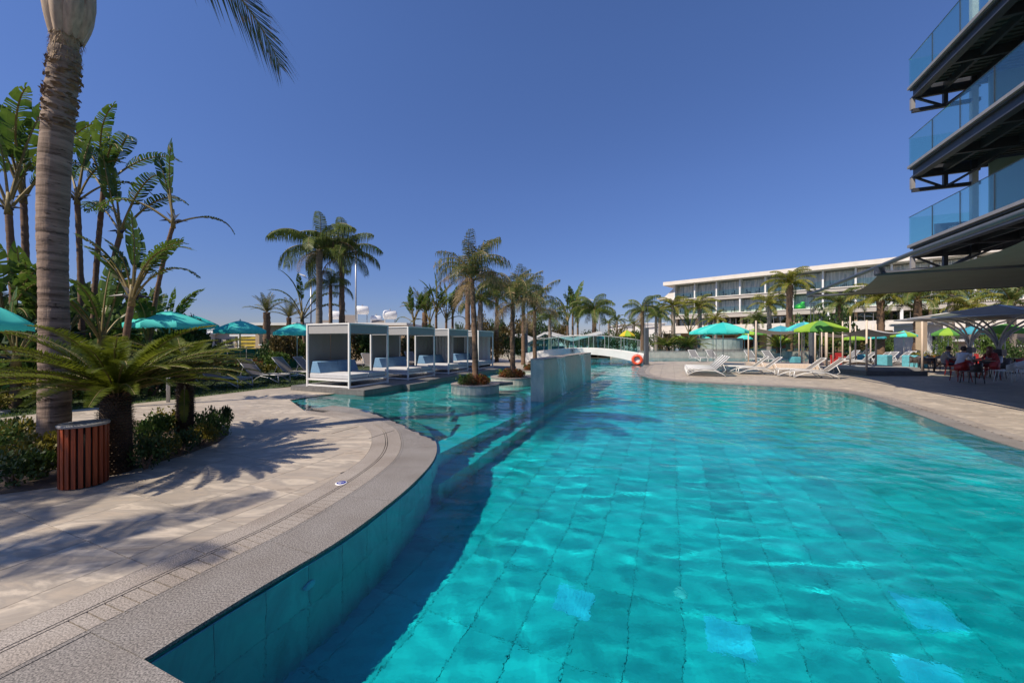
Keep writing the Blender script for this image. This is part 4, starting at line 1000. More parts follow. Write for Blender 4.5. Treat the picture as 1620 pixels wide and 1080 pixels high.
# ================================================================ ROUND PLANTERS IN THE POOL
def planter(px, pyf, R, label, seed, ztop=.25, tail=1.0):
    k = (1.6 + .05) / (pyf - 540); Yf = 600 * k; cy = Yf + R; cx = XX(px, cy)
    t = thing('round_planter', label, 'planter', (cx, cy, 0), 0, 'round stone planters standing in the shallow pool')
    n = int(2 * PI * R / .155)
    for j in range(n):
        w = 2 * PI * (j + .5) / n; m = MB(); m.box((0, 0, 0), (.03, 2 * PI * R / n - .004, ztop - .03 + .56)); m.build('wall_tile', 'stone_wall', t, loc=((R - .015) * math.cos(w), (R - .015) * math.sin(w), (ztop - .03 - .56) / 2), rz=w, rec=True)
    n = 14
    for j in range(n):
        a0, a1 = 2 * PI * j / n + .004, 2 * PI * (j + 1) / n - .004; m = MB(); ii = [a0 + (a1 - a0) * q / 3 for q in range(4)]
        poly = [((R + .02) * math.cos(a), (R + .02) * math.sin(a)) for a in ii] + [((R - .24) * math.cos(a), (R - .24) * math.sin(a)) for a in reversed(ii)]; m.prism(poly, ztop - .03, ztop); m.build('rim_stone', 'granite_pale', t)
    m = MB(); m.prism([((R - .05) * math.cos(2 * PI * j / 28), (R - .05) * math.sin(2 * PI * j / 28)) for j in range(28)], -.5, ztop - .06); m.build('soil', 'soil', t)
    if tail:
        m = MB(); m.prism([(R * .25, -R * .62 + R * .2), (R + tail * .55, .05), (R + tail * .55, .22), (R * .5, R * .85)], ztop - .10, ztop - .004); m.build('spur_slab', 'granite', t, rz=.35)
    return cx, cy, t
P1 = planter(752, 626.5, .76, 'nearest round stone planter with red-leaved plants and palm', 1)
P2 = planter(811, 611.5, .84, 'second round planter behind, orange-red plants around palm trunk', 2)
P3 = planter(846, 597, .85, 'third round planter, mostly hidden behind the waterfall wall', 3, tail=0)
rg = random.Random(4)
for (cx, cy, t), lab in ((P1, 'nearest'), (P2, 'second'), (P3, 'third')):
    R = .5
    for j in range(9):
        w = 2 * PI * j / 9 + .3; q = .38 if j else 0; key = ['bush_red', 'bush_red', 'bush_yellow', 'bush_red', 'bush_green', 'bush_red', 'bush_brown', 'bush_red', 'bush_yellow'][j] if lab != 'third' else ['bush_dark', 'bush_red'][j % 2]
        if lab == 'nearest' and math.cos(w) < -.5: key = 'bush_green'
        shrub(cx + q * math.cos(w), cy + q * math.sin(w), .46, .30, key, f'{names[key]} leafy plant in the {lab} round planter, {["centre","east","north-east","north","north-west","west","south-west","south","south-east"][j]} of the trunk', j, .19, 420, .17, 'planter_plant', 'plant', f'leafy plants in the {lab} round planter', .4, .6)
palm(750, P1[1], 442, 'thin palm with drooping sparse crown in the nearest round planter', 'thin', 18, .085, .98, 'trunk_brown', 'thin_dry', 9, (-.12, 0), 3, z0=.19, x=P1[0])
palm(808, P2[1], 478, 'thin sparse palm in the second round planter', 'thin', 16, .09, 1.05, 'trunk_brown', 'thin_dry', 9, (.0, 0), 4, z0=.19, x=P2[0])
palm(848, P3[1], 492, 'thin palm in the third round planter above the waterfall wall', 'thin', 15, .09, 1.1, 'trunk_brown', 'thin_dry', 8, (0, 0), 5, z0=.19, x=P3[0])
# ================================================================ WATERFALL WALL
wf = thing('waterfall_wall', 'long grey-green stone wall with water curtains standing in the pool', 'wall', (0, 0, 0))
n0, n1, T, Hw = 9.72, 16.25, .38, 1.13
L = .655
k = 0; n = n0
while n < n1 - .1:
    e = min(n + L, n1)
    for s, u in ((0, UD - .0), (1, UD - T)):
        c = UN(u + (-.011 if s == 0 else .011), (n + e) / 2); m = MB(); m.box((0, 0, 0), (.022, e - n - .004, Hw - .035 + 1.25)); m.build('stone_panel', 'green_stone', wf, loc=(c[0], c[1], (Hw - .035 - 1.25) / 2), rz=UANG, rec=True)
    c = UN(UD - T / 2, (n + e) / 2); m = MB(); m.box((0, 0, 0), (T + .012, e - n - .004, .035)); m.build('cap_stone', 'granite_pale', wf, loc=(c[0], c[1], Hw - .017), rz=UANG)
    n = e
for nn in (n0 + .011, n1 - .011):
    c = UN(UD - T / 2, nn); m = MB(); m.box((0, 0, 0), (T - .046, .022, Hw - .035 + 1.25)); m.build('end_panel', 'green_stone', wf, loc=(c[0], c[1], (Hw - .035 - 1.25) / 2), rz=UANG, rec=True)
c = UN(UD - T / 2, (n0 + n1) / 2); m = MB(); m.box((0, 0, 0), (T - .05, n1 - n0 - .05, Hw - .04 + 1.2)); m.build('core', 'green_stone', wf, loc=(c[0], c[1], (Hw - .04 - 1.2) / 2), rz=UANG)
m, nt, b = new_mat('falling_water'); nt.nodes.remove(b)
tr = nt.nodes.new('ShaderNodeBsdfTransparent'); df = nt.nodes.new('ShaderNodeBsdfTranslucent'); df2 = nt.nodes.new('ShaderNodeBsdfDiffuse'); df2.inputs[0].default_value = (.75, .85, .85, 1); df.inputs[0].default_value = (.8, .88, .88, 1)
a1 = nt.nodes.new('ShaderNodeAddShader'); nt.links.new(df.outputs[0], a1.inputs[0]); nt.links.new(df2.outputs[0], a1.inputs[1])
vv_ = tex_coord(nt, 'Object', (9, 16, .5)); nn_ = noise(nt, vv_, 2.2, 4, .6); rr_ = ramp(nt, [(.03, .03, .03), (.62, .62, .62)], [.42, .68]); nt.links.new(nn_.outputs[0], rr_.inputs[0])
ms = nt.nodes.new('ShaderNodeMixShader'); nt.links.new(rr_.outputs[0], ms.inputs[0]); nt.links.new(tr.outputs[0], ms.inputs[1]); nt.links.new(a1.outputs[0], ms.inputs[2]); nt.links.new(ms.outputs[0], nt.nodes['Material Output'].inputs[0]); MT['fall'] = m
for nn, w0, w1, lab in ((11.35, .95, .55, 'wider curtain of falling water on the near part of the wall'), (14.35, .75, .35, 'narrower curtain of falling water near the far end of the wall')):
    m = MB(); N = 12; R = 10; v = []
    for r in range(R + 1):
        z = Hw - .01 - (Hw + .05) * r / R; t = r / R; w = w0 + (w1 - w0) * t; off = .01 + .10 * math.sqrt(t)
        for i in range(N + 1):
            q = i / N - .5; v.append((off + .012 * math.sin(i * 2.1 + r * .25), q * w, z))
    m.add(v, [(r * (N + 1) + i, r * (N + 1) + i + 1, (r + 1) * (N + 1) + i + 1, (r + 1) * (N + 1) + i) for r in range(R) for i in range(N)])
    c = UN(UD + .004, nn); t = thing('water_curtain', lab, 'waterfall', (c[0], c[1], 0), UANG); m.build('falling_sheet', 'fall', t, True)
    m = MB(); m.box((.02, 0, Hw - .03), (.05, w0 + .06, .02)); m.build('spout_lip', 'pole', t)
    m = MB(); rg2 = random.Random(3)
    for q in range(70):
        a = rg2.uniform(0, 6.28); r_ = abs(rg2.gauss(0, .12)); p = Vector((.12 + r_ * math.cos(a), (w1 / 2 + .1) * rg2.uniform(-1, 1), WZ + rg2.uniform(0, .05))); s_ = rg2.uniform(.006, .02); m.add([p + Vector((s_, 0, 0)), p + Vector((-s_, s_, 0)), p + Vector((-s_, -s_, 0)), p + Vector((0, 0, s_))], [(0, 1, 2), (0, 1, 3), (1, 2, 3), (2, 0, 3)])
    m.build('splash', 'white', t, kind='stuff')
# ================================================================ LOUNGERS AND PARASOLS
MT['teal'] = leaf_mat('teal_canopy', (.09, .74, .66), (.12, .80, .72), .35, .8, scale=.5)
MT['teal_dark'] = leaf_mat('teal_canopy_deep', (.03, .54, .50), (.04, .58, .54), .3, .8, scale=.5)
MT['sky_blue'] = leaf_mat('sky_blue_canopy', (.06, .36, .46), (.08, .42, .52), .35, .8, scale=.5)
MT['lime'] = leaf_mat('lime_canopy', (.30, .52, .05), (.36, .58, .07), .35, .8, scale=.5)
MT['green_c'] = leaf_mat('green_canopy', (.10, .30, .06), (.12, .34, .08), .3, .8, scale=.5)
MT['yellow_c'] = leaf_mat('yellow_canopy', (.70, .50, .03), (.75, .56, .05), .3, .8, scale=.5)
MT['white_plastic'] = M('white_plastic', (.72, .72, .71), .35, .04, 5)
MT['silver'] = M('satin_silver', (.40, .41, .42), .4, .08, 6, metal=.3)
def lounger(label, frame='white_plastic', sling='sling', back=.75, group=None, base='silver'):
    t = thing('sun_lounger', label, 'sun lounger', (0, 0, 0), 0, group)     # feet at x=0, head at x=1.9
    for s in (-1, 1):
        y = s * .31
        m = MB(); m.tube([(0, y, .30), (.03, y, .335), (.5, y, .34), (1.2, y, .34)], .018, 6); m.build('side_rail', frame, t, True)
        m = MB(); m.tube([(.02, y, .30), (-.02, y, 0.01)], .018, 6); m.build('leg', frame, t, True)
        m = MB(); m.tube([(0.0, y, .05), (.35, y, .22), (.75, y, .29), (1.15, y, .27), (1.45, y, .15), (1.62, y, .01)], .017, 6); m.build('arched_leg', frame, t, True)
        m = MB(); m.tube([(1.2, y, .34), (1.2 + .78 * math.cos(back), y, .34 + .78 * math.sin(back))], .017, 6); m.build('back_rail', frame, t, True)
        m = MB(); m.tube([(1.48, y, .58), (1.60, y, .30), (1.5, y, .22)], .012, 5); m.build('back_strut', frame, t, True)
    m = MB(); m.box((0, 0, 0), (1.18, .58, .012)); m.build('seat', sling, t, loc=(.61, 0, .335))
    m = MB(); m.box((0, 0, 0), (.76, .58, .012)); m.build('backrest', sling, t, loc=(1.2 + .39 * math.cos(back), 0, .34 + .39 * math.sin(back)), ).rotation_euler = (0, -back, 0)
    m = MB(); m.tube([(1.2 + .78 * math.cos(back), -.31, .34 + .78 * math.sin(back)), (1.2 + .78 * math.cos(back), .31, .34 + .78 * math.sin(back))], .018, 6); m.tube([(0, -.31, .30), (0, .31, .30)], .016, 6); m.build('cross_rail', frame, t, True, kind=None)
    return t
def put(o, x, y, rz, z=0.0): o.location = (x, y, z); o.rotation_euler = (0, 0, rz); return o
lg = 'white sun loungers'
def dir_ang(dx, dy): return math.atan2(dy, dx)
# left lawn: grey slings, head away from the pool
LW = put(lounger('grey-sling lounger on the lawn, nearest to the smaller sago palm', 'silver', 'sling', .85, 'grey loungers on the lawn'), *G(388, 613), dir_ang(-.95, .12))
base_left = LW
for (px, py, a, lab) in ((450, 606, (-.95, .12), 'second grey-sling lounger on the lawn, under the teal parasol'), (500, 600, (-.97, .05), 'third grey lounger, its foot behind the nearest daybed'), (531, 598, (-.97, .05), 'fourth grey lounger showing its back beside the daybed post'), (602, 587.5, (-.5, .5), 'grey lounger seen in the gap between first and second daybeds'), (668, 580, (-.5, .5), 'grey lounger seen in the gap between second and third daybeds')):
    x, y = G(px, py); copy_thing(LW, (x, y, 0), dir_ang(*a), lab, 'grey loungers on the lawn')
# right terrace group 1: four white loungers side by side
x, y = G(1086, 593.5); ua = UANG
A = put(lounger('front one of four white loungers standing side by side under the teal parasols', 'white_plastic', 'fabric_dark', .80, 'row of four white loungers'), x, y, ua)
for k, lab in enumerate(('second from front of the four side-by-side white loungers under the teal parasols', 'third from front of the four side-by-side white loungers', 'rearmost of the four side-by-side white loungers by the channel')):
    copy_thing(A, (x + (k + 1) * .83 * NX + .02, y + (k + 1) * .83 * NY, 0), ua, lab)
# right terrace group 2
x2, y2 = G(1253, 597)
B = put(lounger('front one of the white loungers before the green parasol', 'white_plastic', 'sling', .72, 'white loungers by the green parasol'), x2, y2, UANG)
for k, (dx, dy, lab) in enumerate(((-.1, .85, 'second white lounger behind the front one by the green parasol'), (-1.3, 1.9, 'white lounger with dark back left of the green parasol pole'), (-1.35, 2.75, 'rear white lounger with raised dark back near the first cabana'))):
    copy_thing(B, (x2 + dx, y2 + dy, 0), UANG, lab)
# upright chairs and other loungers facing the camera by the channel
ch = [(1110, 572, 'lounger facing us by the channel, leftmost of four'), (1139, 572, 'lounger facing us by the channel behind the parasol poles'), (1204, 574, 'lounger facing us inside the first cabana'), (1234, 575, 'lounger facing us between first cabana and blue towel cube')]
for px, py, lab in ch:
    x, y = G(px, py); copy_thing(A, (x, y - .4, 0), PI / 2 + .1, 'grey-backed ' + lab, 'loungers facing the pool by the channel')
more = [(1352, 578), (1372, 577), (1385, 577), (1402, 575), (1418, 575), (1440, 572), (1330, 578), (1345, 566), (1362, 565), (1318, 572)]
for i, (px, py) in enumerate(more):
    x, y = G(px, py); copy_thing(A, (x, y, 0), UANG + (.3 if i % 2 else 0), f'distant white lounger among the parasol poles, {"first second third fourth fifth sixth seventh eighth ninth tenth".split()[i]} from the green parasol', 'distant white loungers')
# ---------------------------------------------------------------- parasols
def parasol(label, mats, D=2.4, H=2.35, drop=.5, n=8, polem='pole', val=.14, group=None, base=True, rot=.2, name='parasol'):
    t = thing(name, label, 'parasol', (0, 0, 0), 0, group); R = D / 2; Q = 6
    for i in range(n):
        a0 = 2 * PI * i / n + rot; m = MB(); v = []; N = 5
        for r in range(Q + 1):
            q = r / Q
            for j in range(N + 1):
                w = j / N; a = a0 + 2 * PI / n * w; ch_ = math.cos(PI / n) / math.cos((w - .5) * 2 * PI / n); sag = .05 * q * math.sin(PI * w)
                rr = R * q * ch_ * (1 - .03 * math.sin(PI * w) * q); v.append((rr * math.cos(a), rr * math.sin(a), H - drop * (q ** 1.35) - sag * .6))
        for j in range(N + 1):
            w = j / N; a = a0 + 2 * PI / n * w; ch_ = math.cos(PI / n) / math.cos((w - .5) * 2 * PI / n); rr = R * ch_ * (1 - .03 * math.sin(PI * w)); v.append((rr * math.cos(a), rr * math.sin(a), H - drop - val * (1 + .12 * math.sin(j * 2.2 + i))))
        m.add(v, [(r * (N + 1) + j, r * (N + 1) + j + 1, (r + 1) * (N + 1) + j + 1, (r + 1) * (N + 1) + j) for r in range(Q + 1) for j in range(N)])
        m.build('canopy_panel', mats[i % len(mats)], t, True)
        m = MB(); m.tube([(0, 0, H - .06), (R * .96 * math.cos(a0), R * .96 * math.sin(a0), H - drop - .03)], .008, 4); m.build('rib', polem, t)
    m = MB(); m.tube([(0, 0, 0), (0, 0, H + .02)], .022, 8); m.build('pole', polem, t, True)
    m = MB(); m.lathe([(.02, 0), (.03, .03), (.015, .06), (0, .08)], 8); m.build('finial', polem, t, loc=(0, 0, H))
    if base: m = MB(); m.lathe([(0, 0), (.26, 0), (.26, .06), (.05, .09), (.04, .2), (0, .2)], 16); m.build('base', 'pole', t)
    return t
def P_at(px, yapex, ybot_px_w, Y, label, mats, group=None, **kw):
    D = ybot_px_w * Y / F / math.sqrt(1 + ((px - 810) / F) ** 2) ; H = ZZ(yapex, Y)
    t = parasol(label, mats, D, H, group=group, **kw); t.location = (XX(px, Y), Y, 0); return t
P_at(-14, 482, 150, 8.3, 'teal parasol cut by the left frame edge', ['teal'], drop=.42, rot=.3)
P_at(268, 492, 142, 12.3, 'largest teal parasol on the left, above the sago palms', ['teal'], drop=.42, rot=.1)
P_at(306, 499, 90, 16.5, 'teal parasol half hidden behind the largest left one', ['teal_dark'], drop=.4)
P_at(380, 507, 90, 16.5, 'teal parasol over the lawn loungers, in front of the dark bush', ['teal', 'teal', 'teal_dark'], drop=.42, rot=.25)
P_at(470, 511, 80, 17.5, 'teal parasol just left of the nearest daybed', ['teal'], drop=.42)
P_at(1144, 510, 82, 20.2, 'teal parasol over the four white loungers, front right one', ['teal', 'teal_dark', 'teal'], polem='pole', drop=.45, rot=.4)
P_at(1128, 513, 78, 22.5, 'teal parasol behind the front one, shifted left', ['teal_dark', 'teal'], drop=.45)
P_at(1133, 512, 62, 26.0, 'rearmost teal parasol of the group of three by the channel', ['teal'], drop=.45)
P_at(1114, 530, 24, 52, 'tiny teal parasol in the far garden left of the round jacuzzi', ['teal'])
P_at(1178, 529, 26, 50, 'tiny teal parasol in the far garden right of the round jacuzzi', ['teal'])
P_at(1235, 515, 52, 26, 'blue parasol partly hidden behind the first cabana sail', ['sky_blue'], drop=.4)
P_at(1272, 509, 60, 23, 'blue parasol between cabana and green parasol', ['sky_blue', 'teal'], drop=.4)
P_at(1297, 507, 92, 18.6, 'striped lime and green parasol over the white loungers', ['green_c', 'lime', 'lime', 'lime', 'green_c', 'lime', 'green_c', 'green_c'], drop=.42, rot=.55)
P_at(1352, 529, 40, 33, 'small lime parasol seen below the grey cabana sail', ['lime'], drop=.35)
P_at(1385, 527, 36, 34, 'small teal parasol seen below the grey cabana sail', ['teal_dark', 'sky_blue'], drop=.35)
P_at(1430, 523, 46, 30, 'teal and green striped parasol right of the cabana', ['teal', 'lime'], drop=.35)
P_at(1500, 518, 58, 25, 'pale green parasol left of the canopy trees', ['lime', 'green_c'], drop=.4)
P_at(1540, 515, 50, 24, 'light blue parasol behind the canopy tree trunks', ['sky_blue'], drop=.4)
P_at(1590, 512, 90, 21, 'large dark green parasol behind the right canopy tree', ['green_c'], drop=.4)
P_at(1236, 532, 28, 40, 'small lime parasol in the garden behind the channel', ['lime'], drop=.3)
P_at(1193, 520, 40, 30, 'lime parasol behind the first cabana posts', ['lime', 'green_c'], drop=.35)
P_at(1075, 531, 20, 55, 'tiny lime parasol at the foot of the hotel', ['lime'], drop=.3)
P_at(992, 522, 26, 36, 'small yellow and green parasol on a white pole behind the bridge', ['yellow_c', 'lime'], drop=.5, val=.1, polem='white')
P_at(950, 530, 14, 42, 'tiny turquoise parasol at the end of the bar roof', ['teal'], drop=.3)
# ---------------------------------------------------------------- bathing cabanas with timber poles and sail roofs
def cabana(x, y, w, d, h, label, rz, plat='sand_pole', deckh=.25, mattress=False):
    t = thing('pole_cabana', label, 'cabana', (x, y, 0), rz)
    for sx in (0, 1):
        for sy in (0, 1): m = MB(); m.tube([(sx * w, sy * d, 0), (sx * w, sy * d, h + random.uniform(-.05, .12))], [.045, .035], 8); m.build('pole', 'sand_pole', t, True)
    m = MB(); m.box((w / 2, d / 2, deckh / 2), (w + .25, d + .25, deckh)); m.build('deck_base', plat, t)
    if mattress: m = MB(); m.box((w / 2, d / 2, deckh + .08), (w - .1, d - .1, .16)); m.build('mattress', 'fabric', t)
    N = 12; v = []
    for i in range(N + 1):
        for j in range(N + 1):
            a, b_ = i / N, j / N; sag = .32 * (math.sin(PI * a) * .7 + math.sin(PI * b_) * .5); v.append((a * w, b_ * d, h - .35 - sag))
    m = MB(); m.add(v, [(i * (N + 1) + j, (i + 1) * (N + 1) + j, (i + 1) * (N + 1) + j + 1, i * (N + 1) + j + 1) for i in range(N) for j in range(N)]); m.build('sail', 'fabric', t, True); return t
x, y = G(1196, 582); cabana(x, y, 2.9, 2.4, 2.75, 'pale timber-pole cabana with sagging grey sail by the channel', UANG)
x, y = G(1371, 594); cabana(x, y, 2.55, 2.3, 2.55, 'larger pole cabana with grey box base and grey sail in the shade', -.02, 'grey_board', .22, True)
x, y = G(1300, 577); cabana(x, y, 2.6, 2.2, 2.6, 'third pole cabana behind the green parasol', UANG)
for i, (px, pb, pt) in enumerate(((1345, 590, 500), (1333, 586, 508), (1306, 578, 512), (1318, 578, 512), (1264, 575, 508))):
    x, y = G(px, pb); m = MB(); m.tube([(0, 0, 0), (0, 0, ZZ(pt, y))], [.04, .03], 8); m.build('timber_pole', 'sand_pole', loc=(x, y, 0), smooth=True, label=f'freestanding pale timber pole near the green parasol, {"tallest one beside the grey box base|left of the tallest pole|right of the green parasol pole|between parasol pole and box base|left of the green parasol"}'.split('|')[0] if False else ['tallest freestanding pale pole beside the cabana box base', 'pale pole just left of the tallest freestanding pole', 'pale pole right of the green parasol pole', 'pale pole between green parasol and box base', 'pale pole left of the green parasol'][i], cat='pole', group='pale timber poles')
# turquoise towel-covered cubes
MT['towel'] = M('turquoise_towel', (.10, .36, .42), .85, .15, 10, bump=.3)
for i, (px, py, s) in enumerate(((1258, 577, .62), (1367, 575, .75), (1398, 580, .85), (1441, 583, .9), (1457, 582, .8))):
    x, y = G(px, py); m = MB(); s *= .8; m.box((0, 0, s * .55), (s, s * .9, s * 1.1)); o = m.build('towel_cube', 'towel', loc=(x, y, 0), rz=.2 * i, label=['turquoise towel cube right of the first cabana', 'turquoise towel cube left of the box-based cabana', 'turquoise towel cube behind the middle of the box-based cabana', 'turquoise towel cube at the right end of the box-based cabana', 'turquoise towel cube outermost right of the cabana, beside the pole'][i], cat='towel cube', group='turquoise towel cubes'); bv = o.modifiers.new('b', 'BEVEL'); bv.width = .05; bv.segments = 2
# ================================================================ LAMP POSTS
def lamp_post(px, py, ytop, label, w=.16, frac=.62, mat='post_grey'):
    x, y = G(px, py); h = ZZ(ytop, y); t = thing('lamp_post', label, 'lamp post', (x, y, 0), .2)
    m = MB(); m.box((0, 0, h * frac / 2), (w, w * .8, h * frac)); m.build('post', mat, t)
    for s in (-1, 1): m = MB(); m.box((s * w * .42, 0, h * frac + h * (1 - frac) / 2), (.025, .03, h * (1 - frac))); m.build('frame_bar', mat, t)
    m = MB(); m.box((0, 0, h), (w, .08, .05)); m.build('lamp_head', mat, t); m = MB(); m.box((0, 0, .01), (w * 1.5, w * 1.3, .02)); m.build('base_plate', mat, t); return t
lamp_post(1022.5, 577, 482, 'dark grey square lamp post with open frame top at the bridge end', .26)
lamp_post(832, 570, 470, 'dark grey square lamp post behind the waterfall wall, before the bar', .26)
lamp_post(1285, 579, 480, 'dark grey square lamp post behind the green parasol', .30)
def street_lamp(px, Y, ytop, side, label, armpx=35):
    x = XX(px, Y); h = ZZ(ytop, Y); t = thing('street_lamp', label, 'street lamp', (x, Y, 0)); L = armpx * Y / F * side
    m = MB(); m.tube([(0, 0, 0), (0, 0, h)], [.10, .06], 8); m.build('pole', 'pole', t, True); m = MB(); m.tube([(0, 0, h), (L, 0, h + .55)], .035, 6); m.build('arm', 'pole', t, True)
    m = MB(); m.box((0, 0, 0), (.62, .26, .10), ry=-.3 * side); m.build('lamp_head', 'white', t, loc=(L, 0, h + .58)); return t
street_lamp(563, 34, 382, -1, 'tall street lamp behind the daybeds with arm reaching left', 32)
street_lamp(492, 34, 445, -1, 'plain grey pole behind the left parasols, arm tucked in the palm', 14)
street_lamp(948, 62, 480, -1, 'street lamp rising behind the palm above the bar roof', 12)
street_lamp(1046, 70, 490, -1, 'small street lamp far behind the bridge lamp post', 10)
# ================================================================ BRIDGE
bx0, by0 = 9.0, 26.0; LB = 8.6; br = thing('footbridge', 'white arched footbridge with glass railings over the pool', 'bridge', (bx0, by0, 0), math.atan2(-UY, -UX))
def ztop(t): return .70 + .42 * (1 - (2 * t - 1) ** 2)
def zbot(t): return -.06 + .74 * (1 - (2 * t - 1) ** 2) ** .8
N = 24; Wb = 1.9
for s, yy in ((0, 0), (1, -Wb)):
    m = MB(); v = []
    for i in range(N + 1):
        t = i / N; v += [(t * LB, -.07, zbot(t)), (t * LB, -.07, ztop(t)), (t * LB, .07, ztop(t)), (t * LB, .07, zbot(t))]
    f = []
    for i in range(N):
        a = i * 4; b_ = a + 4
        for q in range(4): f.append((a + q, a + (q + 1) % 4, b_ + (q + 1) % 4, b_ + q))
    f += [(3, 2, 1, 0), (N * 4, N * 4 + 1, N * 4 + 2, N * 4 + 3)]; m.add(v, f); m.build('fascia', 'white_matt', br, loc=(0, yy, 0))
m = MB(); v = []
for i in range(N + 1):
    t = i / N; z1 = ztop(t) - .12; z0 = max(zbot(t) + .04, -.05) if zbot(t) + .04 < z1 - .1 else z1 - .1
    v += [(t * LB, -.075, z0), (t * LB, -.075, z1), (t * LB, -Wb + .075, z1), (t * LB, -Wb + .075, z0)]
f = []
for i in range(N):
    a = i * 4; b_ = a + 4
    for q in range(4): f.append((a + q, b_ + q, b_ + (q + 1) % 4, a + (q + 1) % 4))
m.add(v, f + [(0, 1, 2, 3), (N * 4 + 3, N * 4 + 2, N * 4 + 1, N * 4)]); m.build('deck', 'white_matt', br)
for s, yy in ((0, 0.0), (1, -Wb)):
    K = 7
    for k in range(K):
        t0, t1 = .04 + .92 * k / K, .04 + .92 * (k + 1) / K; m = MB(); v = []; n_ = 4
        for i in range(n_ + 1):
            t = t0 + (t1 - t0 - .006) * i / n_; v += [(t * LB, 0, ztop(t) + .05), (t * LB, 0, ztop(t) + .88)]
        m.add(v, [(i * 2, i * 2 + 2, i * 2 + 3, i * 2 + 1) for i in range(n_)]); m.build('glass_panel', 'glass_teal', br, loc=(0, yy, 0))
        m = MB(); m.tube([(t0 * LB, 0, ztop(t0) - .02), (t0 * LB, 0, ztop(t0) + .95)], .022, 6); m.build('railing_post', 'pole', br, loc=(0, yy, 0))
    m = MB(); m.tube([((.04 + .92 * i / 16) * LB, 0, ztop(.04 + .92 * i / 16) + .93) for i in range(17)], .022, 6); m.build('handrail', 'pole', br, True, loc=(0, yy, 0))
# emblem on the bridge side, life ring by the right end
t = .52; ex = bx0 - t * LB * UX; ey = by0 - t * LB * UY
a_ = math.atan2(-UY, -UX)
def on_bridge(t, off, z): return (bx0 - t * LB * UX - off * NX, by0 - t * LB * UY - off * NY, z)
m = MB(); q = [(.19 * math.cos(2 * PI * j / 24), .19 * math.sin(2 * PI * j / 24)) for j in range(24)]
sg = thing('bridge_sign', 'small round grey emblem sign on the white side of the footbridge', 'sign', on_bridge(.57, .085, .93), a_)
m.prism(q, 0, .012); m.v = [(x, z, y) for x, y, z in m.v]; m.build('sign_disc', 'silver', sg, loc=(0, -.0, 0))
for k in range(3):
    m = MB(); m.tube([(-.09 + .09 * k, .016, -.10), (-.03 + .03 * k, .016, .0), (-.06 + .07 * k, .016, .10)], .012, 4); m.build('emblem_stroke', 'dark_metal', sg)
lr = thing('life_ring', 'orange-red life ring hung at the right end of the footbridge', 'life ring', on_bridge(.045, .17, .34), a_)
m = MB(); v = []; R_, r_ = .27, .085
for i in range(32):
    for j in range(12):
        a, b_ = 2 * PI * i / 32, 2 * PI * j / 12; v.append(((R_ + r_ * math.cos(b_)) * math.cos(a), r_ * .8 * math.sin(b_), (R_ + r_ * math.cos(b_)) * math.sin(a)))
m.add(v, [(i * 12 + j, ((i + 1) % 32) * 12 + j, ((i + 1) % 32) * 12 + (j + 1) % 12, i * 12 + (j + 1) % 12) for i in range(32) for j in range(12)]); m.build('ring', 'red_metal', lr, True)
m = MB(); m.tube([(0, .05, .36), (0, .12, .42)], .012, 5); m.build('hook', 'dark_metal', lr)
m = MB(); m.tube([((R_ + .11) * math.cos(2 * PI * i / 24), 0, (R_ + .11) * math.sin(2 * PI * i / 24)) for i in range(25)], .010, 4); m.build('grab_rope', 'red_metal', lr, True)
# ================================================================ CHANNEL WALL, UPPER POOL, JACUZZI
cw = thing('channel_wall', 'long low marble-tiled wall behind the pool channel', 'wall', (0, 0, 0))
x = 9.8; k = 0
while x < 30:
    m = MB(); m.box((0, 0, 0), (.592, .10, 1.1)); m.build('wall_tile', 'stone_wall', cw, loc=(x + .3, 37.3, .05), rec=True); x += .6
m = MB(); m.box((20, 37.55, .62), (20.6, .62, .05)); m.build('cap', 'granite_pale', cw); m = MB(); m.box((20, 37.60, .05), (20.4, .44, 1.09)); m.build('wall_core', 'stone_wall', cw)
mb = MB(); mb.box((22, 47, .50), (42, 18.0, .06)); mb.build('raised_pool_bed', 'pool_pale', kind='structure')
MT['water_far'] = water_mat('water_far', (.3, .8, .85), .4, 3)
mb = MB(); v = []; nx, ny = 60, 30
mb.box((22, 47, .565), (42, 18, .03)); 
m, nt, b = new_mat('raised_water'); b.inputs['Base Color'].default_value = (.03, .20, .24, 1); b.inputs['Roughness'].default_value = .05
nn_ = noise(nt, tex_coord(nt, 'World', (1, 1.6, 1)), 2.5, 4); add_bump(nt, b, nn_.outputs[0], .25, .05); MT['raised_water'] = m
mb.build('raised_pool_water', 'raised_water', kind='structure')
jz = thing('jacuzzi', 'round raised stone jacuzzi tub behind the pool channel', 'jacuzzi', (XX(1141, 44), 44, .5))
for j in range(26):
    w = 2 * PI * j / 26; m = MB(); m.box((0, 0, 0), (.08, .50, 1.4)); m.build('wall_tile', 'green_stone', jz, loc=(2.1 * math.cos(w), 2.1 * math.sin(w), .7), rz=w)
m = MB(); m.lathe([(1.9, 1.38), (2.2, 1.38), (2.2, 1.46), (1.9, 1.46)], 32); m.build('rim', 'granite', jz, True)
m = MB(); m.lathe([(0, 1.30), (2.0, 1.30)], 32); m.build('tub_water', 'raised_water', jz)
m = MB(); m.lathe([(0, 0), (2.6, 0), (2.6, .25), (0, .25)], 32); m.build('step_ring', 'granite', jz)
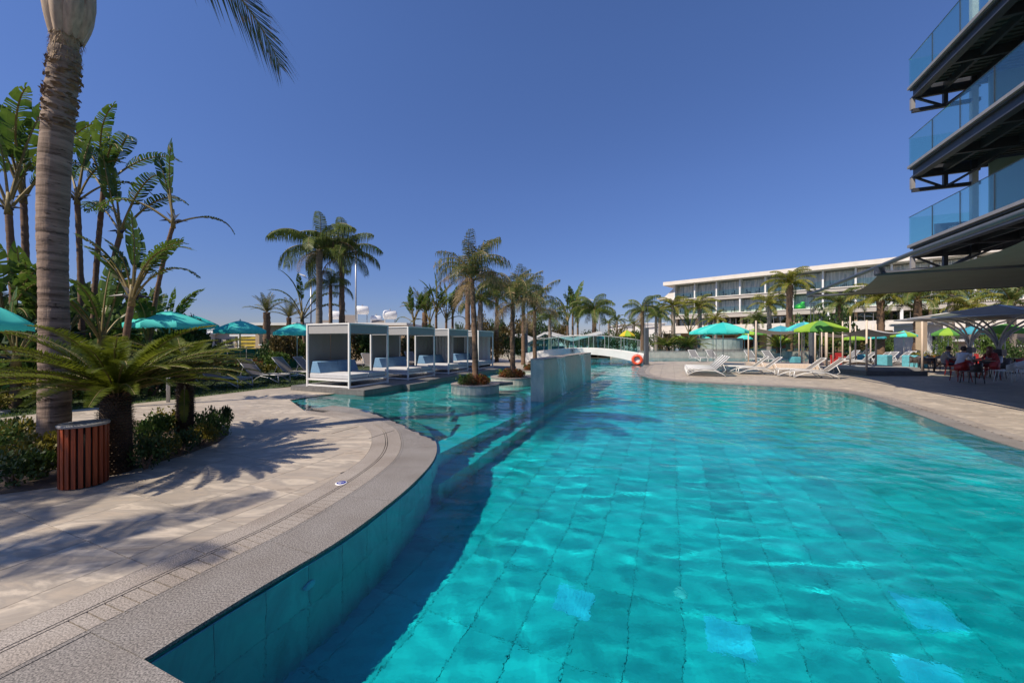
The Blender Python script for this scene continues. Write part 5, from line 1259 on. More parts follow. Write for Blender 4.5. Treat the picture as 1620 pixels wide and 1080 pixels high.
# ================================================================ POOL BAR WITH FOLDED ROOF
pb = thing('pool_bar', 'white pool bar pavilion with zigzag folded grey roof behind the footbridge', 'pavilion', (0, 0, 0))
Yb = 38.0; fold = [(812, 529), (835, 539), (862, 525.5), (905, 537), (952, 525)]
MT['roof_under'] = M('roof_slats', (.45, .47, .44), .6, .12, 3)
MT['roof_top'] = M('roof_sheet', (.42, .41, .38), .7, .15, 2)
pts = [(XX(px, Yb), ZZ(py, Yb)) for px, py in fold]
for (a, b_) in zip(pts, pts[1:]):
    m = MB(); d = 6.5; v = [(a[0], Yb, a[1]), (b_[0], Yb, b_[1]), (b_[0] + 1.2, Yb + d, b_[1] + .25), (a[0] + 1.2, Yb + d, a[1] + .25)]
    v2 = [(p[0], p[1], p[2] - .16) for p in v]; m.add(v + v2, [(0, 1, 2, 3), (7, 6, 5, 4), (0, 4, 5, 1), (1, 5, 6, 2), (2, 6, 7, 3), (3, 7, 4, 0)]); m.build('roof_fold', 'roof_top', pb)
    m = MB(); L = math.dist(a, b_); an = math.atan2(b_[1] - a[1], b_[0] - a[0]); m.box((0, 0, 0), (L, .08, .20)); o = m.build('roof_edge', 'white', pb, loc=((a[0] + b_[0]) / 2, Yb - .05, (a[1] + b_[1]) / 2 - .07)); o.rotation_euler = (0, -an, 0)
for px, z in ((836, 1.55), (905, 1.75)):
    m = MB(); X = XX(px, Yb + .3); m.box((X, Yb + .3, z / 2), (.35, .35, z)); m.build('pier', 'green_stone', pb)
for px in (838, 866, 884, 925, 946):
    m = MB(); X = XX(px, Yb + 1.5); m.box((X, Yb + 1.5, .9), (.12, .12, 1.8)); m.build('post', 'white', pb)
m = MB(); m.box((XX(860, Yb + 3), Yb + 3, .55), (4.4, 2.2, 1.1)); m.build('counter', 'white_matt', pb)
m = MB(); m.box((XX(852, Yb + 2), Yb + 2, 1.5), (3.0, .2, .35)); m.build('header', 'white', pb)
for i in range(9):
    px = 812 + i * 8; X = XX(px, Yb - 1.5); m = MB(); m.box((X, Yb - 1.5, .55), (.48, .02, 1.0)); m.build('glass_screen', 'glass_teal', pb)
for i in range(7):
    px = 905 + i * 7; m = MB(); m.box((XX(px, Yb + .8), Yb + .8, 1.15), (.42, .02, 1.2)); m.build('glass_screen', 'glass_teal', pb)
m = MB(); m.box((XX(838, 36), 36.2, .14), (5.2, .4, .30)); m.build('plinth', 'stone_wall', pb)
# ================================================================ THE STEEL BALCONY TOWER
C0 = (15.7 , 15.0)
K = 15.0 / 14.8
def T(u, n): return (C0[0] + u * UX + n * NX, C0[1] + u * UY + n * NY)
tw = thing('balcony_tower', 'modern building corner with stacked steel balconies and teal glass railings', 'building', (C0[0], C0[1], 0), UANG)
MT['soffit'] = M('ribbed_soffit', (.10, .105, .10), .6, .15, 4)
MT['grey_trim'] = M('grey_trim', (.27, .26, .265), .5, .08, 4)
MT['column_pale'] = M('pale_column', (.58, .57, .56), .5, .06, 8)
MT['teal_wall'] = M('pale_teal_panel', (.40, .56, .50), .35, .08, 1)
dz = 124.5 / 600 * 15.0; levels = [ZZ(388.5, 15.0) + k * dz for k in range(0, 3)]
NB = -17.0           # how far the balconies run towards the camera
for li, z in enumerate(levels):
    m = MB(); m.box((0, NB / 2, z - .05), (.12, -NB, .10)); m.build('edge_trim', 'grey_trim', tw)
    for q, (dzz, hh, ww) in enumerate(((-.13, .05, .24), (-.30, .30, .05), (-.47, .05, .24))): m = MB(); m.box((.14, NB / 2, z + dzz), (ww, -NB - .02, hh)); m.build('edge_beam', 'dark_metal', tw)
    m = MB(); m.box((2.9, -.06, z - .05), (5.7, .12, .10)); m.build('edge_trim', 'grey_trim', tw)
    m = MB(); m.box((2.9, -.12, z - .26), (5.4, .10, .32)); m.build('edge_beam', 'dark_metal', tw)
    m = MB(); m.box((3.2, NB / 2 - .1, z - .07), (6.2, -NB - .4, .05)); m.build('balcony_slab', 'soffit', tw)
    m = MB()
    for k in range(int(-NB / .22)): m.box((3.2, -.3 - k * .22, z - .12), (6.1, .07, .05))
    m.build('soffit_ribs', 'soffit', tw, kind='stuff')
    for uu in (.95, 1.85): m = MB(); m.box((uu, NB / 2, z - .26), (.10, -NB - .3, .30)); m.build('joist', 'dark_metal', tw)
    for nn in range(1, 9): m = MB(); m.box((1.0, -nn * 2.0, z - .30), (1.75, .10, .34)); m.build('cross_beam', 'dark_metal', tw)
    # truss below the end of the balcony
    zt, zb = z - .46, z - .98
    m = MB(); m.box((1.0, -.10, zt), (1.9, .10, .12)); m.build('truss_chord', 'dark_metal', tw); m = MB(); m.box((1.0, -.10, zb), (1.9, .12, .13)); m.build('truss_chord', 'dark_metal', tw)
    for uu in (.06, 1.0): m = MB(); m.box((uu, -.10, (zt + zb) / 2), (.12, .12, .42)); m.build('truss_post', 'dark_metal' if uu > .5 else 'grey_trim', tw)
    for (a, b_) in ((.1, .95), (1.85, 1.05)):
        m = MB(); m.tube([(a, -.10, zt), (b_, -.10, zb)], .05, 4, sq=True); m.build('truss_brace', 'dark_metal', tw)
    m = MB(); m.tube([(1.0, -.1, zb), (1.85, -1.3, zt)], .045, 4, sq=True); m.build('truss_brace', 'dark_metal', tw)
    # glass railings
    q = 0.0
    for k in range(12):
        w = 1.42; n0_ = -.02 - k * w; m = MB(); m.box((0, n0_ - w / 2 + .01, z + .55), (.014, w - .015, 1.10)); m.build('railing_glass', 'glass_tower', tw); m = MB(); m.box((0, n0_ - w, z + .55), (.02, .012, 1.08)); m.build('glass_clip', 'dark_metal', tw)
    for k in range(2): m = MB(); m.box((.03 + .9 * (k + .5), 0, z + .55), (.885, .014, 1.10)); m.build('railing_glass', 'glass_tower', tw)
    m = MB(); m.box((0, NB / 2, z + 1.11), (.02, -NB, .014)); m.build('railing_cap', 'dark_metal', tw)
    # lit glass partitions and back wall
    m = MB(); m.box((3.1, -.62, z + 1.42), (2.4, .04, 2.7)); m.build('partition', 'teal_wall', tw)
    for k in range(5): m = MB(); m.box((4.6, -1.8 - k * 2.3, z + 1.35), (.06, 2.2, 2.55)); m.build('window', 'glass_teal', tw)
    m = MB(); m.box((5.0, NB / 2 - .3, z + 1.4), (.12, -NB - .8, 2.95)); m.build('rear_wall', 'white_matt', tw)
m = MB(); m.box((1.78, -.12, 10.3), (.17, .17, 11)); m.build('column', 'column_pale', tw)
for li, z in enumerate(levels): m = MB(); m.box((1.78, -.12, z - .28), (.26, .26, .40)); m.build('column_head', 'dark_metal', tw)
for k in range(3): m = MB(); m.box((1.78, -6 - 5.5 * k, 10.3), (.17, .17, 11)); m.build('column', 'grey_trim', tw)
m = MB(); m.box((5.6, NB / 2, 1.9), (1.0, -NB, 3.8)); m.build('ground_wall', 'dark_metal', tw)
# banner on the lowest balcony with a pale emblem
zb = levels[0]; bx_ = thing('balcony_banner', 'dark blue banner with a pale round emblem behind the lowest balcony glass', 'banner', (*T(1.22, -.10), zb + .02), UANG)
MT['banner'] = M('banner_navy', (.02, .035, .09), .6, .1, 8)
m = MB(); m.box((0, 0, .36), (1.05, .03, .72)); m.build('cloth', 'banner', bx_)
def arc(cx, cz, r, a0, a1, w, y=-.024):
    m = MB(); N = 14; v = []
    for i in range(N + 1):
        a = a0 + (a1 - a0) * i / N
        for rr in (r - w / 2, r + w / 2): v.append((cx + rr * math.cos(a), y, cz + rr * math.sin(a)))
    m.add(v, [(i * 2, i * 2 + 1, i * 2 + 3, i * 2 + 2) for i in range(N)]); return m
arc(.02, .40, .17, .3, 3.6, .05).build('emblem_arc', 'white', bx_); arc(.05, .33, .10, 1.6, 5.4, .05).build('emblem_arc', 'white', bx_)
m = MB(); m.box((.0, -.022, .16), (.34, .006, .045)); m.build('emblem_bar', 'white', bx_)
# ================================================================ AWNINGS
MT['awning'] = M('awning_fabric', (.155, .165, .145), .85, .10, 2, bump=.25)
aw = thing('shade_awning', 'huge dark grey-green awning stretched from the balcony tower over the terrace', 'awning', (0, 0, 0))
A1 = Vector((13.6, 17.3, 3.67)); U3 = Vector((UX, UY, 0)); D3 = Vector((-NX, -NY, 0)); BAY = 6.2
def cloth(a, b_, c, d, n=14, sag=.12, mat='awning', name='awning_cloth', par=None):
    v = []
    for i in range(n + 1):
        for j in range(n + 1):
            p = a.lerp(b_, i / n).lerp(d.lerp(c, i / n), j / n); v.append(tuple(p - Vector((0, 0, sag * math.sin(PI * i / n) * math.sin(PI * j / n)))))
    m = MB(); m.add(v, [(i * (n + 1) + j, (i + 1) * (n + 1) + j, (i + 1) * (n + 1) + j + 1, i * (n + 1) + j + 1) for i in range(n) for j in range(n)]); return m.build(name, mat, par, True)
# rows of cloth bays run towards the camera, each with a bowed left edge
for k in range(4):
    p0 = A1 + D3 * BAY * k; p1 = A1 + D3 * BAY * (k + 1); n = 16; v = []
    for i in range(n + 1):
        s_ = i / n
        for j in range(n + 1):
            t = j / n; bow = .42 * math.sin(PI * t) * (1 - s_); p = p0.lerp(p1, t) + U3 * (bow + (9.5 - bow) * s_) + Vector((0, 0, .06 * s_ * 2 - .22 * math.sin(PI * t))); v.append(tuple(p))
    m = MB(); m.add(v, [(i * (n + 1) + j, (i + 1) * (n + 1) + j, (i + 1) * (n + 1) + j + 1, i * (n + 1) + j + 1) for i in range(n) for j in range(n)]); m.build('awning_cloth', 'awning', aw, True)
    m = MB(); m.tube([p0 - U3 * .1, p0 + U3 * 9.5 + Vector((0, 0, .12))], .05 if k == 0 else .075, 10); m.build('cross_bar', 'dark_metal', aw, True)
    m = MB(); m.box((0, 0, 0), (.2, .16, .24)); m.build('bracket', 'dark_metal', aw, loc=tuple(p0 + Vector((0, 0, .1))))
m = MB(); m.tube([A1 - U3 * .1 + Vector((0, 0, .03)), A1 + D3 * 8 + Vector((0, 0, .26)), A1 + D3 * 25 + Vector((0, 0, .3))], .065, 8); m.build('support_arm', 'post_grey', aw, True)
m = MB(); m.tube([A1 + U3 * 9.5 + Vector((0, 0, .14)), A1 + U3 * 9.5 + D3 * 25 + Vector((0, 0, .14))], .065, 8); m.build('support_arm', 'post_grey', aw, True)
# ================================================================ CANOPY TREES (curved-arm shade structures)
MT['canopy_warm'] = leaf_mat('canopy_fabric', (.30, .26, .21), (.33, .29, .235), .35, .8)
def canopy_tree(x, y, label, w=2.6, zc=2.72, zp=3.35, zt=1.15, rz=0.0, r=.10):
    t = thing('canopy_shade', label, 'shade canopy', (x, y, 0), rz)
    m = MB(); m.tube([(0, 0, 0), (0, 0, zt)], r, 10); m.build('trunk_post', 'silver', t, True)
    m = MB(); m.box((0, 0, zt - .05), (.34, .34, .28)); m.build('collar', 'dark_metal', t)
    for sx, sy in ((-1, -1), (-1, 1), (1, -1), (1, 1), (0, 1), (0, -1)):
        pp = []
        for i in range(9):
            q = i / 8; rad = (1 - math.cos(q * PI / 2)) ; pp.append((sx * w * .78 * rad, sy * w * .78 * rad, zt - .1 + (zc - zt + .15) * math.sin(q * PI / 2)))
        m = MB(); m.tube(pp, [.055 - .02 * i / 8 for i in range(9)], 8); m.build('arm', 'silver', t, True)
    for a, b_ in (((-1, -1), (1, -1)), ((1, -1), (1, 1)), ((1, 1), (-1, 1)), ((-1, 1), (-1, -1))):
        m = MB(); m.add([(a[0] * w, a[1] * w, zc), (b_[0] * w, b_[1] * w, zc), ((a[0] + b_[0]) / 2 * .5 * w, (a[1] + b_[1]) / 2 * .5 * w, (zc + zp) / 2 - .06), (0, 0, zp)], [(0, 1, 2), (1, 3, 2), (3, 0, 2)]); m.build('canopy_cloth', 'canopy_warm', t)
        m = MB(); m.tube([(a[0] * w, a[1] * w, zc), (b_[0] * w, b_[1] * w, zc)], .035, 6); m.build('edge_tube', 'silver', t, True); m = MB(); m.tube([(a[0] * w, a[1] * w, zc), (0, 0, zp)], .03, 6); m.build('rafter', 'silver', t, True)
    return t
canopy_tree(XX(1534, 20.5), 20.5, 'farther grey canopy on a curved-arm trunk, left of the two over the tables', 2.1, 2.8, 3.3, 1.2, .25)
canopy_tree(XX(1580, 17.2), 17.2, 'nearer grey canopy on a curved-arm trunk, right of the two over the tables', 2.1, 2.7, 3.25, 1.15, .25, .12)
# ================================================================ DINING TABLES, CHAIRS, PEOPLE
MT['chair_dark'] = M('brown_plastic', (.075, .06, .055), .5, .1, 6)
MT['chair_red'] = M('red_plastic', (.42, .03, .025), .45, .08, 6)
def chair(label, mat='chair_dark', rz=0.0, loc=(0, 0), group=None):
    t = thing('dining_chair', label, 'chair', (*loc, 0), rz, group)
    m = MB(); m.box((0, 0, .45), (.44, .42, .04)); o = m.build('seat', mat, t)
    m = MB(); v = []; 
    for i in range(7):
        a = -1.25 + 2.5 * i / 6
        for z in (.46, .64, .82): rr = .24 + .03 * (z - .45); v.append((-rr * math.cos(a), rr * math.sin(a), z - (.12 * abs(a) if z > .6 else 0)))
    m.add(v, [(i * 3 + j, (i + 1) * 3 + j, (i + 1) * 3 + j + 1, i * 3 + j + 1) for i in range(6) for j in (0, 1)]); o = m.build('backrest', mat, t, True); sm = o.modifiers.new('s', 'SOLIDIFY'); sm.thickness = .02
    for sx in (-1, 1):
        for sy in (-1, 1): m = MB(); m.tube([(sx * .18, sy * .17, .44), (sx * .23, sy * .21, 0)], .014, 5); m.build('leg', mat, t, True)
    return t
def table(label, x, y, group=None):
    t = thing('dining_table', label, 'table', (x, y, 0), .3, group); m = MB(); m.box((0, 0, .735), (.85, .85, .03)); m.build('tabletop', 'chair_dark', t)
    m = MB(); m.tube([(0, 0, 0), (0, 0, .72)], .035, 8); m.build('pedestal', 'dark_metal', t, True); m = MB(); m.box((0, 0, .01), (.45, .45, .02)); m.build('foot_plate', 'dark_metal', t); return t
tabs = [(1545, 596, 'people'), (1478, 588, 'left'), (1503, 584, 'rear'), (1605, 590, 'right')]
ords = ['first', 'second', 'third', 'fourth']
for i, (px, py, w) in enumerate(tabs):
    x, y = G(px, py); table(['square dining table the people sit at, under the canopies', 'dark dining table farthest left in the shade', 'dark dining table behind, between the left one and the people', 'dining table at the right frame edge in the shade'][i], x, y, 'dining tables in the shade')
    for k in range(4):
        a = k * PI / 2 + .3; red = (i == 0 and k in (0, 3)) or (i == 3 and k == 2); cx, cy = x - .72 * math.cos(a), y - .72 * math.sin(a)
        chair(f'{"red" if red else "dark brown"} plastic chair, {["west","south","east","north"][k]} side of the {["people’s","leftmost","rear middle","right-edge"][i].replace("’","")} dining table', 'chair_red' if red else 'chair_dark', a, (cx, cy), 'plastic chairs round the dining tables')
for i, (px, py, rz, mt) in enumerate(((1520, 603, 1.2, 'chair_red'), (1538, 606, 1.7, 'chair_dark'), (1566, 600, 2.6, 'chair_red'), (1590, 604, 2.0, 'white_plastic'), (1612, 600, 1.2, 'white_plastic'), (1458, 586, .3, 'chair_dark'))):
    x, y = G(px, py); chair(['red chair with its back to us in front of the diners table', 'dark chair nearest us in front of the diners table', 'red chair right of the diners table', 'white chair in front of the right-edge table', 'white chair cut by the right frame edge', 'dark chair farthest left beside the cabana pole'][i], mt, rz, (x, y), 'loose chairs near the tables')
def person(label, x, y, rz, shirt, trousers, hair, lean=.15, longhair=False, turn=0.0, skin=(.45, .27, .19)):
    t = thing('person', label, 'person', (x, y, 0), rz)
    MT.setdefault('skin', M('skin', skin, .55, .08, 20)); 
    J = [(0, 0, .52), (0, 0, .70), (lean * .5, 0, .92), (lean, 0, 1.06), (lean + .02, 0, 1.13), (lean + .05, 0, 1.20), (lean + .06, 0, 1.30)]
    R = [.15, .14, .155, .12, .055, .085, .095]
    V = list(J); Rr = list(R); E = [(i, i + 1) for i in range(6)]
    def chain(root, pts, rad):
        prev = root
        for p, r in zip(pts, rad): V.append(p); Rr.append(r); E.append((prev, len(V) - 1)); prev = len(V) - 1
    for s in (-1, 1):
        chain(3, [(lean, s * .17, 1.04), (lean + .10, s * .23, .82), (lean + .33, s * .17, .80), (lean + .40, s * .15, .80)], [.065, .05, .038, .032])
        chain(0, [(.05, s * .10, .50), (.44, s * .12, .50), (.42, s * .12, .10), (.50, s * .12, .05)], [.10, .07, .045, .04])
    me = bpy.data.meshes.new('body'); me.from_pydata(V, E, []); o = link('body', me, t)
    sk_ = o.modifiers.new('skin', 'SKIN'); 
    if not me.skin_vertices: me.attributes.new
    bm_layer = me.skin_vertices
    return t, o, V, Rr
import bmesh
def body_mesh(V, E, R, mats, zones):
    me = bpy.data.meshes.new('body'); me.from_pydata(V, E, []); o = bpy.data.objects.new('body_tmp', me); S.collection.objects.link(o)
    bm = bmesh.new(); bm.from_mesh(me); L = bm.verts.layers.skin.verify()
    for v_, r in zip(bm.verts, R): v_[L].radius = (r, r) if r < .13 else (r * .75, r); v_[L].use_root = (v_.index == 0)
    bm.to_mesh(me); bm.free(); o.modifiers.new('skin', 'SKIN'); s_ = o.modifiers.new('sub', 'SUBSURF'); s_.levels = 2; s_.render_levels = 2
    dg = bpy.context.evaluated_depsgraph_get(); out = bpy.data.meshes.new_from_object(o.evaluated_get(dg)); bpy.data.objects.remove(o)
    out.materials.clear()
    for mm in mats: out.materials.append(MT[mm] if isinstance(mm, str) else mm)
    for p in out.polygons: p.material_index = zones(p.center); p.use_smooth = True
    return out
def person(label, x, y, rz, shirt, trousers, hair, lean=.15, longhair=False, skin='skin', face=0.0):
    t = thing('person', label, 'person', (x, y, 0), rz)
    V = [(0, 0, .52), (.01, 0, .70), (lean * .5, 0, .92), (lean, 0, 1.05), (lean + .03, 0, 1.13), (lean + .06, 0, 1.21), (lean + .07, 0, 1.31)]
    R = [.16, .15, .17, .12, .052, .082, .085]; E = [(i, i + 1) for i in range(6)]
    def chain(root, pts, rad):
        prev = root
        for p, r in zip(pts, rad): V.append(p); R.append(r); E.append((prev, len(V) - 1)); prev = len(V) - 1
    for s in (-1, 1):
        chain(3, [(lean, s * .18, 1.03), (lean + .12, s * .24, .83), (lean + .36, s * .16, .79), (lean + .44, s * .14, .79)], [.062, .048, .034, .034])
        chain(0, [(.06, s * .10, .51), (.44, s * .12, .51), (.42, s * .12, .10), (.52, s * .12, .05)], [.10, .07, .042, .04])
    def zone(c):
        if c.z > 1.10: return 0
        if c.z > .56 and not (c.x > lean + .16): return 1
        if c.z > .62: return 0
        return 2 if c.z > .3 else 0
    me = body_mesh(V, E, R, [skin, shirt, trousers], zone); link('body', me, t)
    hx = lean + .065
    m = MB(); prof = [(.0, .115), (.06, .10), (.095, .05), (.103, -.01), (.095, -.06)] + ([(.11, -.16), (.10, -.30), (.03, -.34)] if longhair else [(.06, -.09)])
    m.lathe([(r_, z_) for r_, z_ in prof], 14); m.v = [(q[0] - .022 if q[0] > 0 else q[0] * (1.0) - .02, q[1], q[2]) for q in m.v]; m.v = [((q[0] if q[0] < .04 else .04 + (q[0] - .04) * .3), q[1], q[2]) for q in m.v]
    m.build('hair', hair, t, True, loc=(hx, 0, 1.275))
    for s in (-1, 1):
        m = MB(); m.lathe([(0, .010), (.010, .004), (.010, -.004), (0, -.010)], 8); m.build('eye', 'dark_metal', t, True, loc=(hx + .083, s * .03, 1.275))
        m = MB(); m.lathe([(0, .025), (.012, .01), (.012, -.012), (0, -.025)], 8); m.build('ear', skin, t, True, loc=(hx, s * .088, 1.265))
        for f_ in range(4): m = MB(); l = (.075, .085, .08, .06)[f_]; y0 = s * .14 + (f_ - 1.5) * .018; m.tube([(lean + .47, y0, .792), (lean + .47 + l * .55, y0, .79), (lean + .47 + l, y0, .772)], [.009, .008, .006], 5); m.build('finger', skin, t, True)
        m = MB(); m.tube([(lean + .44, s * .115, .79), (lean + .47, s * .08, .79), (lean + .50, s * .072, .78)], [.011, .009, .007], 5); m.build('thumb', skin, t, True)
    m = MB(); m.add([(0, -.012, -.02), (0, .012, -.02), (.028, 0, -.018), (0, 0, .035)], [(0, 1, 2), (0, 2, 3), (2, 1, 3)]); m.build('nose', skin, t, loc=(hx + .082, 0, 1.255))
    m = MB(); m.box((0, 0, 0), (.006, .045, .008)); m.build('mouth', 'chair_red', t, loc=(hx + .088, 0, 1.215))
    return t
MT['skin'] = M('skin', (.42, .25, .18), .55, .08, 20); MT['shirt_white'] = M('white_shirt', (.62, .64, .70), .85, .08, 14); MT['shirt_red'] = M('red_dress', (.30, .03, .03), .8, .1, 14); MT['shirt_grey'] = M('grey_shirt', (.25, .25, .27), .85, .1, 14)
MT['navy'] = M('navy_cloth', (.03, .035, .06), .85, .1, 14); MT['hair_dark'] = M('dark_hair', (.02, .015, .012), .6, .2, 40, stretch=(1, 1, .2)); MT['hair_red'] = M('auburn_hair', (.13, .03, .02), .55, .2, 40, stretch=(1, 1, .2))
x, y = G(1545, 596)
person('seated man in white shirt and navy shorts leaning over the table, seen from behind', x - 1.05, y - .25, .35, 'shirt_white', 'navy', 'hair_dark', .28)
person('seated man in grey shirt with dark hair on the far side of the table', x - .35, y + 1.0, -1.0, 'shirt_grey', 'navy', 'hair_dark', .12)
person('seated woman with long auburn hair and red dress at the table', x + .75, y - .10, 2.9, 'shirt_red', 'shirt_red', 'hair_red', .18, True)
MT['teal_t'] = MT['teal']
# ================================================================ THE HOTEL
HX, HY = .721, -.693; HA = math.atan2(HY, HX); HO = (29.8, 72.0)
ho = thing('hotel_building', 'long white three-storey hotel wing with balconies and projecting flat roof', 'building', (HO[0], HO[1], 0), HA)
MT['pane_dark'] = glass_mat('dark_pane', (.10, .14, .17), mix=.12)
m, nt, b = new_mat('curtained_glass'); b.inputs['Roughness'].default_value = .12
nn_ = noise(nt, tex_coord(nt, 'Object', (3, 1, .4), rnd=20), 1.3, 3); rr_ = ramp(nt, [(.34, .38, .37), (.60, .58, .52), (.74, .70, .62)], [.35, .5, .65]); nt.links.new(nn_.outputs[0], rr_.inputs[0]); nt.links.new(rr_.outputs[0], b.inputs['Base Color']); MT['curtain_glass'] = m
MT['hotel_grey'] = M('hotel_slab', (.44, .40, .35), .7, .08, 1); MT['beige'] = M('beige_render', (.48, .36, .24), .85, .12, 1.2); MT['brown_wood'] = M('brown_screen', (.16, .07, .035), .7, .2, 4)
LH = 92.0; NBAY = 24; bay = 3.6
def hb(name, mat, x0, x1, y0, y1, z0, z1, par=ho, label=None):
    m = MB(); m.box((0, 0, 0), (x1 - x0, y1 - y0, z1 - z0)); return m.build(name, mat, par, loc=((x0 + x1) / 2, (y0 + y1) / 2, (z0 + z1) / 2), label=label)
hb('roof', 'hotel_white', -.6, LH, -1.3, 9, 12.1, 12.75)
hb('rear_wall', 'hotel_grey', 1.2, LH, 2.3, 9, 3.3, 12.1)
hb('end_wall', 'hotel_white', 1.0, 1.2, .2, 9, 3.3, 12.1)
for z0, z1, nm in ((8.85, 9.45, 'upper_slab'), (5.75, 6.55, 'lower_slab')):
    hb(nm, 'hotel_grey', .2, LH, -.35, 2.4, z0, z1 - .14); hb('slab_edge', 'hotel_white', .1, LH, -.45, 2.35, z1 - .136, z1)
hb('side_canopy', 'hotel_white', -2.2, .3, -.3, 3, 9.7, 9.95)
m = MB(); m.add([(0, 0, 9.46), (0, 0, 11.6), (-1.9, 0, 9.96), (0, .12, 9.46), (0, .12, 11.6), (-1.9, .12, 9.96)], [(0, 1, 2), (5, 4, 3), (0, 3, 4, 1), (1, 4, 5, 2), (2, 5, 3, 0)]); m.build('side_fin', 'hotel_white', ho, loc=(1.0, -.2, 0))
hb('terrace_parapet', 'hotel_white', -.4, LH, -3.4, -3.2, 3.05, 4.35); hb('terrace_floor', 'hotel_grey', -.3, LH, -3.2, 2.3, 3.0, 3.3)
hb('base_wall', 'beige', 2, LH, .4, 8, -.5, 3.0)
for k in range(NBAY + 1):
    x = 1.08 + k * bay
    for z0, z1 in ((9.45, 12.1), (6.55, 8.85)): hb('fin', 'white', x - .11, x + .11, -.25, 2.3, z0, z1)
    hb('terrace_column', 'white', x + .7, x + 1.0, -2.9, -2.6, 4.3, 5.75) if k % 2 == 0 else hb('terrace_wall', 'beige', x - .15, x + .15, .5, 2.3, 3.3, 5.75)
    if k < NBAY:
        for z0, z1, bot in ((9.45, 12.1, 0), (6.55, 8.85, 0), (3.3, 5.75, 1)):
            w = hb('window', 'curtain_glass' if not bot else 'pane_dark', x + .14, x + bay - .14, 1.2, 1.26, z0 + .02, z1 - .12)
            for q in range(1, 4): m = MB(); m.box((0, 0, 0), (.07, .06, z1 - z0 - .2)); m.build('mullion', 'white', w, loc=(-bay / 2 + q * bay / 4, -.07, 0))
            if not bot: hb('railing_glass', 'glass', x + .13, x + bay - .13, -.32, -.30, z0 + .02, z0 + 1.02)
        if k % 3 == 1: hb('screen', 'brown_wood', x + .1, x + .9, 1.7, 1.8, 6.6, 8.7)
        if k % 4 == 3: hb('doorway', 'brown_wood', x + .3, x + 1.6, .3, .38, 0, 2.4)
        hb('base_opening', 'pane_dark' if k % 2 else 'brown_wood', x + .6, x + 2.7, .30, .36, .3, 2.5)
MT['chair_black'] = M('black_rattan', (.03, .03, .035), .7, .1, 8)
def hotel_pt(lx, ly, z): c, s = math.cos(HA), math.sin(HA); return (HO[0] + lx * c - ly * s, HO[1] + lx * s + ly * c, z)
bc = None
for k in range(7):
    for fz, fl in ((9.45, 'top'), (6.55, 'middle')):
        for q in (1.1, 2.4):
            loc = hotel_pt(1.08 + k * bay + q, .6, fz); lab = f'black chair on {fl} hotel floor, bay {"one two three four five six seven".split()[k]} from its end, {"first" if q < 2 else "second"} of pair'
            if bc is None:
                bc = thing('balcony_chair', lab, 'chair', loc, HA, 'balcony chairs on the hotel'); m = MB(); m.box((0, 0, .42), (.5, .5, .06)); m.build('seat', 'chair_black', bc); m = MB(); m.box((.24, 0, .65), (.05, .5, .45)); m.build('backrest', 'chair_black', bc)
                for sx in (-1, 1):
                    for sy in (-1, 1): m = MB(); m.box((sx * .2, sy * .2, .2), (.05, .05, .4)); m.build('leg', 'chair_black', bc)
            else: copy_thing(bc, loc, HA + (PI if q < 2 else 0), lab)
MT['bright_green'] = M('bright_green_plastic', (.04, .50, .05), .5, .05, 5)
loc = hotel_pt(19.9, .3, 6.55); t = thing('beanbag', 'bright green lounge seat on the middle-floor hotel balcony', 'seat', loc, HA); m = MB(); m.lathe([(0, 0), (.6, 0), (.72, .3), (.6, .6), (.3, .8), (0, .82)], 12); m.build('cushion', 'bright_green', t, True)
m = MB(); m.lathe([(0, 0), (.2, 0), (.3, .4), (0, .5)], 10); m.build('back_bolster', 'bright_green', t, True, loc=(.35, 0, .65))
# ---------------------------------------------------------------- palms before and beside the hotel
def sp(*a, **k): return palm(*a, **k)
wk = dict(bulge=.25)
sp(1065, 55, 486, 'yellowish palm at the hotel left corner, in front of its end wall', 'wash', 18, .28, .95, seed=11, **wk)
sp(1044, 60, 494, 'small yellow-green palm left of the hotel corner palm', 'wash', 14, .25, .8, seed=12)
sp(1107, 52, 488, 'palm before the second hotel bay, trunk rising behind the white parapet', 'wash', 18, .27, 1.0, seed=13, **wk)
sp(1132, 58, 506, 'short bushy palm between the second and third hotel bays', 'wash', 16, .25, .75, seed=14)
sp(1196, 54, 508, 'short round-crowned palm in front of the hotel terrace columns', 'wash_g', 18, .22, .75, seed=15)
sp(1217, 47, 484, 'medium palm just left of the tallest hotel palm', 'wash', 17, .25, .9, seed=16, **wk)
sp(1249, 40, 452, 'tallest palm with thick orange-brown trunk before the hotel', 'wash', 20, .30, .95, 'trunk_brown', seed=17, **wk)
sp(1328, 40, 482, 'palm with orange trunk behind the green parasol', 'wash_g', 18, .30, .95, 'trunk_brown', seed=18, **wk)
sp(1393, 34, 476, 'broad yellow-green palm below the awning edge', 'wash', 20, .28, 1.05, 'trunk_brown', seed=19, **wk)
sp(1452, 32, 474, 'brown-trunked palm right of the broad one, under the awning', 'wash_g', 18, .28, 1.0, 'trunk_brown', seed=20)
sp(1504, 36, 466, 'pale-trunked palm behind the canopy structures', 'wash', 18, .26, 1.0, seed=21)
sp(1535, 30, 490, 'low yellow palm behind the canopy peak', 'wash', 16, .26, .75, seed=22)
sp(1600, 30, 480, 'green palm at the far right behind the canopies', 'wash_g', 16, .26, 1.0, seed=23)
